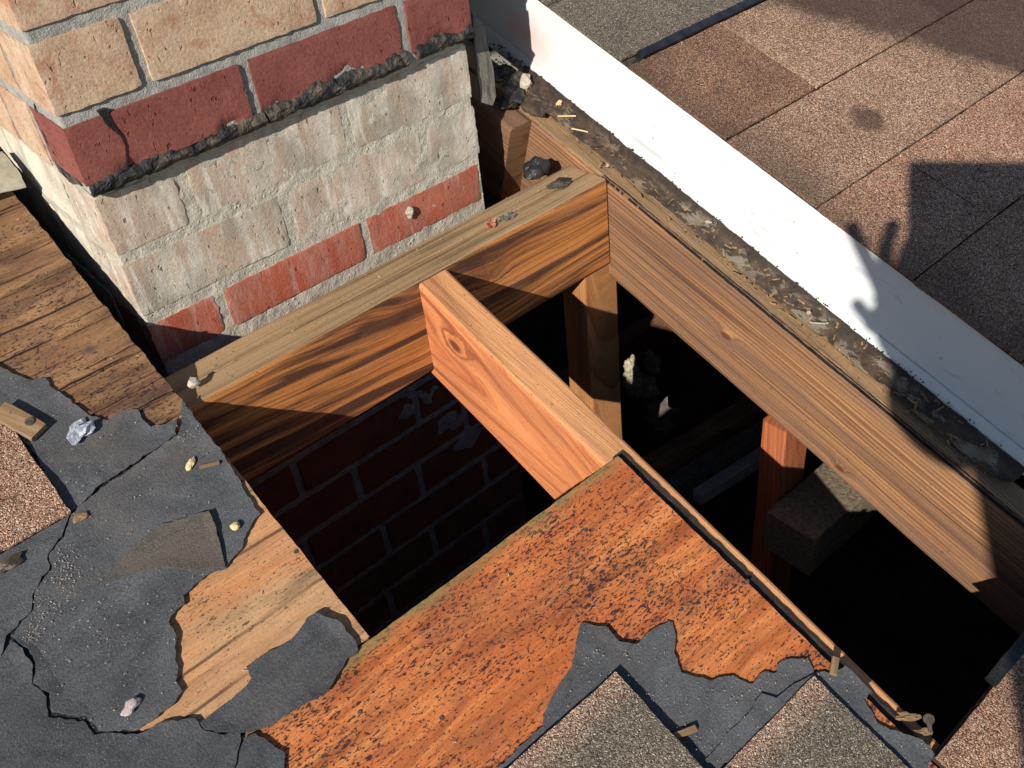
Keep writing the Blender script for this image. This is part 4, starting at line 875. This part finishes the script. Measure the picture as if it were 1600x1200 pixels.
on_roof('plastic_chip', rock_me('plastic_chip', (.017, .010, .005), 8, 3, .6), 'pink_chip', 204, 1106, FH, .3, 'pinkish plastic chip near the wavy felt tear', 'chip', .1, .003)
on_roof('stone_chip', rock_me('stone_chip', (.010, .009, .006), 2), 'yellow_chip', 368, 824, FH, .2, 'round yellow chip near the corner of the large felt sheet', 'chip', 0, .003)
on_roof('mortar_chip', rock_me('mortar_chip', (.015, .013, .011), 6), 'chip', 303, 601, .0, .2, 'white mortar chip on the left end of the header beam', 'chip', 0, .004)
on_roof('wood_splinter', lumber_me('wood_splinter', -.010, .010, .0036, .003, .0006, .005, .0008, 7), 'splinter', 328, 730, FH, -.35, 'straight pale splinter on the large felt sheet by the opening', 'splinter', 0, .003)
on_roof('wood_chip', rock_me('wood_chip', (.016, .008, .005), 12, 2, .8), 'yellow_chip', 298, 726, FH, .8, 'curled tan wood chip on the large felt sheet by the opening', 'wood chip', 0, .002)
on_roof('wood_chip', rock_me('wood_chip', (.016, .009, .004), 14, 2, .8), 'splinter', 127, 809, FH, .2, 'tan wood chip in the felt crack at the shingle corner', 'wood chip', 0, .002)
on_roof('grey_flake', rock_me('grey_flake', (.026, .012, .003), 16, 2, .8), 'galv', 14, 882, FH, .2, 'grey flake of paper on the felt below the pink shingle', 'flake', .15, .002)
on_roof('wood_splinter', lumber_me('wood_splinter', -.011, .011, .006, .004, .0008, .005, .0008, 9), 'splinter', 1072, 1150, H1 + .001, -.35, 'flat splinter on the felt between the two grey shingle corners', 'splinter', 0, .004)
on_roof('wood_splinter', lumber_me('wood_splinter', -.009, .009, .007, .004, .0008, .005, .0008, 3), 'splinter', 1308, 1044, H1 + .001, .5, 'stubby splinter at the edge of the orange plywood by the tar strip', 'splinter', 0, .004)
p = onZ(838, 262, HZ + .012); tag(link('tar_blob', rock_me('tar_blob', (.045, .034, .026), 12, 3, .5), 'black_tar', None, Matrix.Translation(W(p)) @ Matrix.Rotation(.6, 4, 'Z')), 'shiny black tar blob on the right end of the header beam', 'tar')
p = onZ(876, 287, HZ + .003); tag(link('tar_crumb', rock_me('tar_crumb', (.035, .022, .008), 15, 3, .9), 'tar', None, Matrix.Translation(W(p))), 'flat crumb of tar at the joint of header beam and long rafter', 'tar')
p = onZ(792, 340, HZ + .004); tag(link('flashing_scrap', crumple(21, .030), 'grey_board', None, Matrix.Translation(W(p))), 'torn grey scrap on top of the front header board', 'scrap')
p = onZ(768, 350, HZ + .004); tag(link('brick_flake', crumple(25, .024), 'orange_brick', None, Matrix.Translation(W(p)) @ Matrix.Rotation(.5, 4, 'Z')), 'orange brick flake beside the torn grey scrap on the header', 'flake')
# chewed splinters and a bent nail at the lower end of the jack rafter
for i, (px, py, s, lab) in enumerate(((1418, 1122, .024, 'larger chewed wood splinter at the lower corner of the opening'), (1438, 1146, .020, 'smaller chewed wood splinter at the lower corner of the opening'))):
    on_roof('wood_splinter', rock_me('wood_splinter', (s * .9, s * .28, s * .2), 30 + i, 3, .9), 'splinter', px, py, .006, -.7, lab, 'splinter', 0, .004)
bm = bmesh.new(); bmesh.ops.create_cone(bm, cap_ends=True, segments=10, radius1=.0022, radius2=.0022, depth=.026); g = bmesh.ops.create_cone(bm, cap_ends=True, segments=14, radius1=.0052, radius2=.0052, depth=.0016); bmesh.ops.translate(bm, vec=(0, 0, .0135), verts=g['verts'])
on_roof('loose_nail', mesh_bm(bm, 'loose_nail'), 'nail', 1445, 1140, .008, .4, 'short nail with a round head sticking out at the lower corner of the opening', 'nail', -.5, .010)
for i, (px, py, s, rz) in enumerate(((885, 185, .022, -.6), (905, 207, .020, -.9), (872, 165, .018, .3), (1105, 350, .012, -.6), (1262, 492, .012, .1), (1278, 508, .020, -.7), (948, 262, .012, .5))):
    on_roof('wood_splinter', crumple(40 + i, s * .8, 5, .12) if i not in (0, 1, 5) else lumber_me('wood_splinter', -s * .6, s * .6, .0020, .0014, .0004, .004, .0022, i), 'chip' if i > 2 else 'yellow_chip', px, py, .016, rz, ['long pale straw-like splinter on the blackened flashing plate', 'thin pale splinter crossing the gritty flashing plate', 'short tan splinter at the upper end of the blackened flashing plate', 'pale sliver against the trim below the brown flashing plate', 'white paint flake at the foot of the trim by the pale flashing plate', 'white curved sliver at the foot of the trim by the pale flashing plate', 'small tan sliver in the corner of the brown flashing plate'][i], 'splinter', 0, .004)
# cream flap of flashing at the upper left
q = [rf(x, y, .03) for x, y in ((-40, 235), (4, 238), (30, 268), (41, 292), (22, 296), (0, 300), (-40, 315))]
tag(link('flashing_flap', sheet_me('flashing_flap', jag(q, .004, .0006, 3), .03, .0012, grid=.01, wave=.003, seed=91), simple('flap_paint', (.26, .23, .16), (.40, .36, .27), 20, .7, .4, .002), None, ROOFM), 'cream bent flashing flap beside the chimney at the edge of the dark brown deck', 'flashing')
# loose granules on the felt
rnd = random.Random(5); polyA = pxpoly(pA, FH); polyG = pxpoly(pG, FH); polyH = pxpoly(pH, FH)
clus = [((105, 900), 26), ((60, 985), 22), ((45, 1000), 14), ((75, 945), 22), ((110, 880), 24), ((300, 690), 40), ((200, 850), 70), ((250, 960), 60), ((150, 1000), 60), ((120, 720), 40), ((120, 940), 40)]
bms = {'chip': bmesh.new(), 'pink_chip': bmesh.new(), 'tar': bmesh.new()}
def gran(px, py, s, key):
    x, v = rf(px, py, FH)
    if not (inside((x, v), polyA) or inside((x, v), polyG) or inside((x, v), polyH)): return
    g = bmesh.ops.create_icosphere(bms[key], subdivisions=1, radius=s)
    a = rnd.uniform(0, 3); ca, sa = math.cos(a), math.sin(a); e = rnd.uniform(1, 1.9)
    for q in g['verts']:
        X, Y = q.co.x * e, q.co.y * .8; q.co = Vector((x + ca * X - sa * Y, v + sa * X + ca * Y, FH + .0012 + q.co.z * .7))
for (c, r), n in zip(clus, (130, 100, 70, 90, 70, 40, 60, 50, 40, 30, 60)):
    for k in range(n): gran(rnd.gauss(c[0], r * .6), rnd.gauss(c[1], r * .6), rnd.choice((.0002, .0003, .0003, .0004, .0006)), rnd.choice(('chip', 'pink_chip', 'pink_chip', 'tar')))
for k in range(500): gran(rnd.uniform(0, 420), rnd.uniform(580, 1150), rnd.choice((.0002, .0003, .0003, .0006)), 'chip')
for k in range(700): gran(rnd.uniform(850, 1450), rnd.uniform(980, 1200), rnd.uniform(.0002, .0006), 'chip')
for key, lab in (('chip', 'pale loose granules scattered over the felt'), ('pink_chip', 'pinkish loose granules scattered over the felt'), ('tar', 'black loose crumbs scattered over the felt')):
    tag(link('loose_granules', mesh_bm(bms[key], 'loose_granules'), key, None, ROOFM), lab, 'granules', kind='stuff')

rnd = random.Random(17); bm = bmesh.new()
def fleck(x, v, h, s, M_=None):
    a = rnd.uniform(0, 6.3); e = rnd.uniform(1, 4); ca, sa = math.cos(a), math.sin(a); z = h + s * .3
    q = [bm.verts.new((x + ca * i * s * e - sa * j * s * .6, v + sa * i * s * e + ca * j * s * .6, z + rnd.uniform(0, s) * (1 if k else -.2))) for k in (0, 1) for i, j in ((-1, -1), (1, -1), (1, 1), (-1, 1))]
    for f in ((3, 2, 1, 0), (4, 5, 6, 7), (0, 1, 5, 4), (1, 2, 6, 5), (2, 3, 7, 6), (3, 0, 4, 7)): bm.faces.new([q[k] for k in f])
for k in range(260): fleck(rnd.uniform(-.15, .54), rnd.uniform(-.3, .27), PT + .0006, rnd.choice((.00018, .0002, .0003, .0005)))
for k in range(180): fleck(rnd.uniform(-.15, .205), rnd.uniform(.29, 1.0), PT + .0006, rnd.choice((.0002, .0002, .0003, .0006)))
for k in range(120): fleck(rnd.uniform(.875, .895), rnd.uniform(.0, .62), .0015, rnd.choice((.0003, .0005)))
tag(link('sawdust', mesh_bm(bm, 'sawdust'), 'chip', None, ROOFM), 'pale sawdust flecks strewn over the bare plywood', 'sawdust', kind='stuff')
bm = bmesh.new()
for k in range(160): fleck(rnd.uniform(.23, .84), rnd.uniform(HY0 + .004, HY1 - .004), HZ + .0026, rnd.choice((.0002, .0002, .0003, .0005)))
tag(link('sawdust', mesh_bm(bm, 'sawdust'), 'chip', None, WORLD), 'pale sawdust flecks on top of the header beam', 'sawdust', kind='stuff')
bm = bmesh.new()
for k in range(420):
    v_ = rnd.uniform(.02, .90); x_ = rnd.choice((rnd.gauss(.874, .005), rnd.uniform(.876, .912), .912 - abs(rnd.gauss(0, .006))))
    if .862 < x_ < .9125: fleck(x_, v_, .0062 + max(0, min(1, (x_ - .872) / .006)) * .0062, rnd.choice((.0004, .0006, .0008, .0013, .0018)))
tag(link('rotten_wood_crumbs', mesh_bm(bm, 'rotten_wood_crumbs'), 'splinter', None, ROOFM), 'brown crumbs of rotten wood strewn along the long rafter and flashing', 'wood crumbs', kind='stuff')
# nail heads in the trim
for px, py in ((820, 60), (1020, 215), (1246, 395), (1470, 560)):
    p = onX(px, py, FX - .0004); bm = bmesh.new(); bmesh.ops.create_cone(bm, cap_ends=True, segments=12, radius1=.0021, radius2=.0018, depth=.0012)
    link('nail', mesh_bm(bm, 'nail'), 'galv_nail', trim, Matrix.Translation(W(p)) @ Matrix.Rotation(-math.pi / 2, 4, 'Y'))
# ------------------------------------------------------------------ the photographer, whose shadow falls on the right
E1 = Vector((SUN_D.y, -SUN_D.x, 0)).normalized(); E2 = E1.cross(SUN_D).normalized()
if E2.z < 0: E2 = -E2
def sp(a, b, c): return E1 * a + E2 * b - SUN_D * c       # a right, b up (seen along the light), c towards the sun
def cp(x, y, z): return ROT @ Vector((x, y, z))           # camera frame: right, up, back
tab = link('tablet', box_me('tablet', (-.022, -.138, .008), (.190, .062, .0150), .003, 2), 'phone_black', None, WORLD @ ROT.to_4x4()); tag(tab, 'black tablet computer held out over the opening', 'tablet')
def skin(name, verts, edges, radii, mat, root=0, sub=2, parent=None):
    me = bpy.data.meshes.new(name); me.from_pydata([W(v) for v in verts], edges, []); o = bpy.data.objects.new(name, me); COL.objects.link(o)
    o.modifiers.new('skin', 'SKIN'); o.modifiers.new('sub', 'SUBSURF').levels = sub; o.modifiers['sub'].render_levels = sub
    sv = me.skin_vertices[0].data
    for i, r in enumerate(radii): sv[i].radius = r if isinstance(r, tuple) else (r, r); sv[i].use_root = (i == root)
    dg = bpy.context.evaluated_depsgraph_get(); dg.update(); m2 = bpy.data.meshes.new_from_object(o.evaluated_get(dg)); bpy.data.objects.remove(o)
    m2.shade_smooth(); m2.materials.clear(); return link(name, m2, mat, parent)
foot = lambda x, y: Vector((x, y, roofz(y, .03)))
pel = sp(.36, -.68, .70); che = sp(.30, -.14, .46); nk = sp(.37, .06, .44); hd = sp(.40, .20, .42)
lsh = sp(.098, -.062, .34); rsh = sp(.54, -.02, .52)
lel = sp(.100, -.240, .22); rel = sp(.50, -.30, .26)
lwr = sp(.030, -.195, .085); rwr = sp(.22, -.13, .02)
fl_, fr_ = foot(pel.x - .10, pel.y + .12), foot(pel.x + .06, pel.y - .26)
kl, kr = (pel + fl_) / 2 + Vector((.13, .05, .02)), (pel + fr_) / 2 + Vector((.13, .0, .02))
per = empty('person', 'person in a dark jacket and blue trousers standing on the roof, holding a tablet', 'person', Matrix.Translation(W((fl_ + fr_) / 2)))
V_ = [pel, (pel + che) / 2, che, nk, lsh, lel, lwr, rsh, rel, rwr, hd + Vector((0, 0, -.07))]
E_ = [(0, 1), (1, 2), (2, 3), (2, 4), (4, 5), (5, 6), (2, 7), (7, 8), (8, 9), (3, 10)]
body = skin('jacket', V_[:10], E_[:9], [.17, .17, .175, .065, .085, .078, .055, .085, .06, .042], 'jacket')
legs = skin('trousers', [pel, kl, fl_ + Vector((0, 0, .06)), fl_ + Vector((.14, .06, .0)), kr, fr_ + Vector((0, 0, .06)), fr_ + Vector((.14, .06, .0))], [(0, 1), (1, 2), (2, 3), (0, 4), (4, 5), (5, 6)], [.16, .075, .05, .035, .075, .05, .035], 'trousers')
FWD = Vector((SUN_D.x, SUN_D.y, -.75)).normalized(); SIDE = Vector((FWD.y, -FWD.x, 0)).normalized(); UPH = SIDE.cross(FWD).normalized()
HM = Matrix.Translation(W(hd)) @ Matrix(((SIDE.x, FWD.x, UPH.x, 0), (SIDE.y, FWD.y, UPH.y, 0), (SIDE.z, FWD.z, UPH.z, 0), (0, 0, 0, 1)))   # x side, y face, z crown
def head_me(grow=0.0, hairline=False):
    bm = bmesh.new(); bmesh.ops.create_uvsphere(bm, u_segments=40, v_segments=28, radius=1)
    g = lambda x, z, cx, cz, s: math.exp(-((x - cx) ** 2 + (z - cz) ** 2) / (s * s))
    for v in bm.verts:
        x, y, z = v.co; wj = 1 - .30 * max(0, -z) ** 1.5
        px, py, pz = x * .074 * wj, y * .096, z * .115
        if y > 0:
            py += .022 * g(px, pz, 0, -.012, .011) + .012 * g(px, pz, 0, .004, .010) + .006 * g(px, pz, 0, -.045, .016) + .008 * g(px, pz, 0, -.085, .022)
            py -= .010 * (g(px, pz, .031, .018, .014) + g(px, pz, -.031, .018, .014)) - .004 * (g(px, pz, .028, .038, .014) + g(px, pz, -.028, .038, .014))
        if abs(x) > .93 and abs(z) < .25: px *= 1.10
        k = 1 + grow; v.co = (px * k, py * k, pz * k)
    if hairline: bmesh.ops.delete(bm, geom=[v for v in bm.verts if v.co.z < .045 - (.0 if v.co.y > .03 else .10 * min(1, (.03 - v.co.y) / .05))], context='VERTS')
    return mesh_bm(bm, 'head', True)
head = link('head', head_me(), 'skin', None, HM); hair = link('hair', head_me(.06, True), 'hair', None, HM)
neck = skin('neck', [nk - Vector((0, 0, .05)), nk, hd + UPH * -.05 - FWD * .02], [(0, 1), (1, 2)], [.058, .055, .05], 'skin')
def head_bit(name, loc, size, mat):
    bm = bmesh.new(); bmesh.ops.create_uvsphere(bm, u_segments=14, v_segments=10, radius=.5)
    for v in bm.verts: v.co = Vector((v.co.x * size[0], v.co.y * size[1], v.co.z * size[2]))
    return link(name, mesh_bm(bm, name, True), mat, None, HM @ Matrix.Translation(loc))
bits = [head_bit('eye', (q * .031, .082, .018), (.024, .016, .012), 'hair') for q in (-1, 1)] + [head_bit('ear', (q * .077, .0, .0), (.016, .036, .058), 'skin') for q in (-1, 1)] + [head_bit('mouth', (0, .0975, -.048), (.044, .012, .010), 'orange_brick')]
def hand(name, wr, palm, fingers):
    vs = [wr, palm]; es = [(0, 1)]; rr = [.026, .032]
    for chain in fingers:
        prev = 1
        for k, p in enumerate(chain):
            vs.append(p); es.append((prev, len(vs) - 1)); prev = len(vs) - 1; rr.append((.0105, .0095, .0085, .007)[min(k, 3)])
    return skin(name, vs, es, rr, 'skin')
lh = hand('hand', lwr, sp(-.004, -.130, .055), [
    [sp(-.030, -.090, .052), sp(-.056, -.052, .052), sp(-.076, -.020, .050)],
    [sp(-.020, -.082, .050), sp(-.032, -.052, .040), sp(-.027, -.012, .022)],
    [sp(-.008, -.080, .048), sp(-.008, -.050, .036), sp(.002, -.020, .020)],
    [sp(.008, -.082, .046), sp(.010, -.056, .034), sp(.018, -.030, .020)],
    [sp(-.028, -.140, .060), sp(-.044, -.128, .062), sp(-.058, -.114, .062)]])
rh = hand('hand', rwr, cp(.180, -.060, .050), [
    [cp(.172, -.015, .034), cp(.166, .012, .026), cp(.150, .026, .020)],
    [cp(.180, -.012, .030), cp(.178, .014, .020), cp(.160, .020, .006)],
    [cp(.184, -.02, .028), cp(.182, .0, .012), cp(.164, .004, .002)],
    [cp(.184, -.035, .028), cp(.180, -.02, .010), cp(.164, -.018, .002)],
    [cp(.150, -.070, .040), cp(.130, -.050, .032), cp(.118, -.032, .026)]])
for o in [body, legs, head, hair, neck, lh, rh] + bits:
    o.parent = per; o.matrix_basis = per.matrix_basis.inverted() @ o.matrix_basis
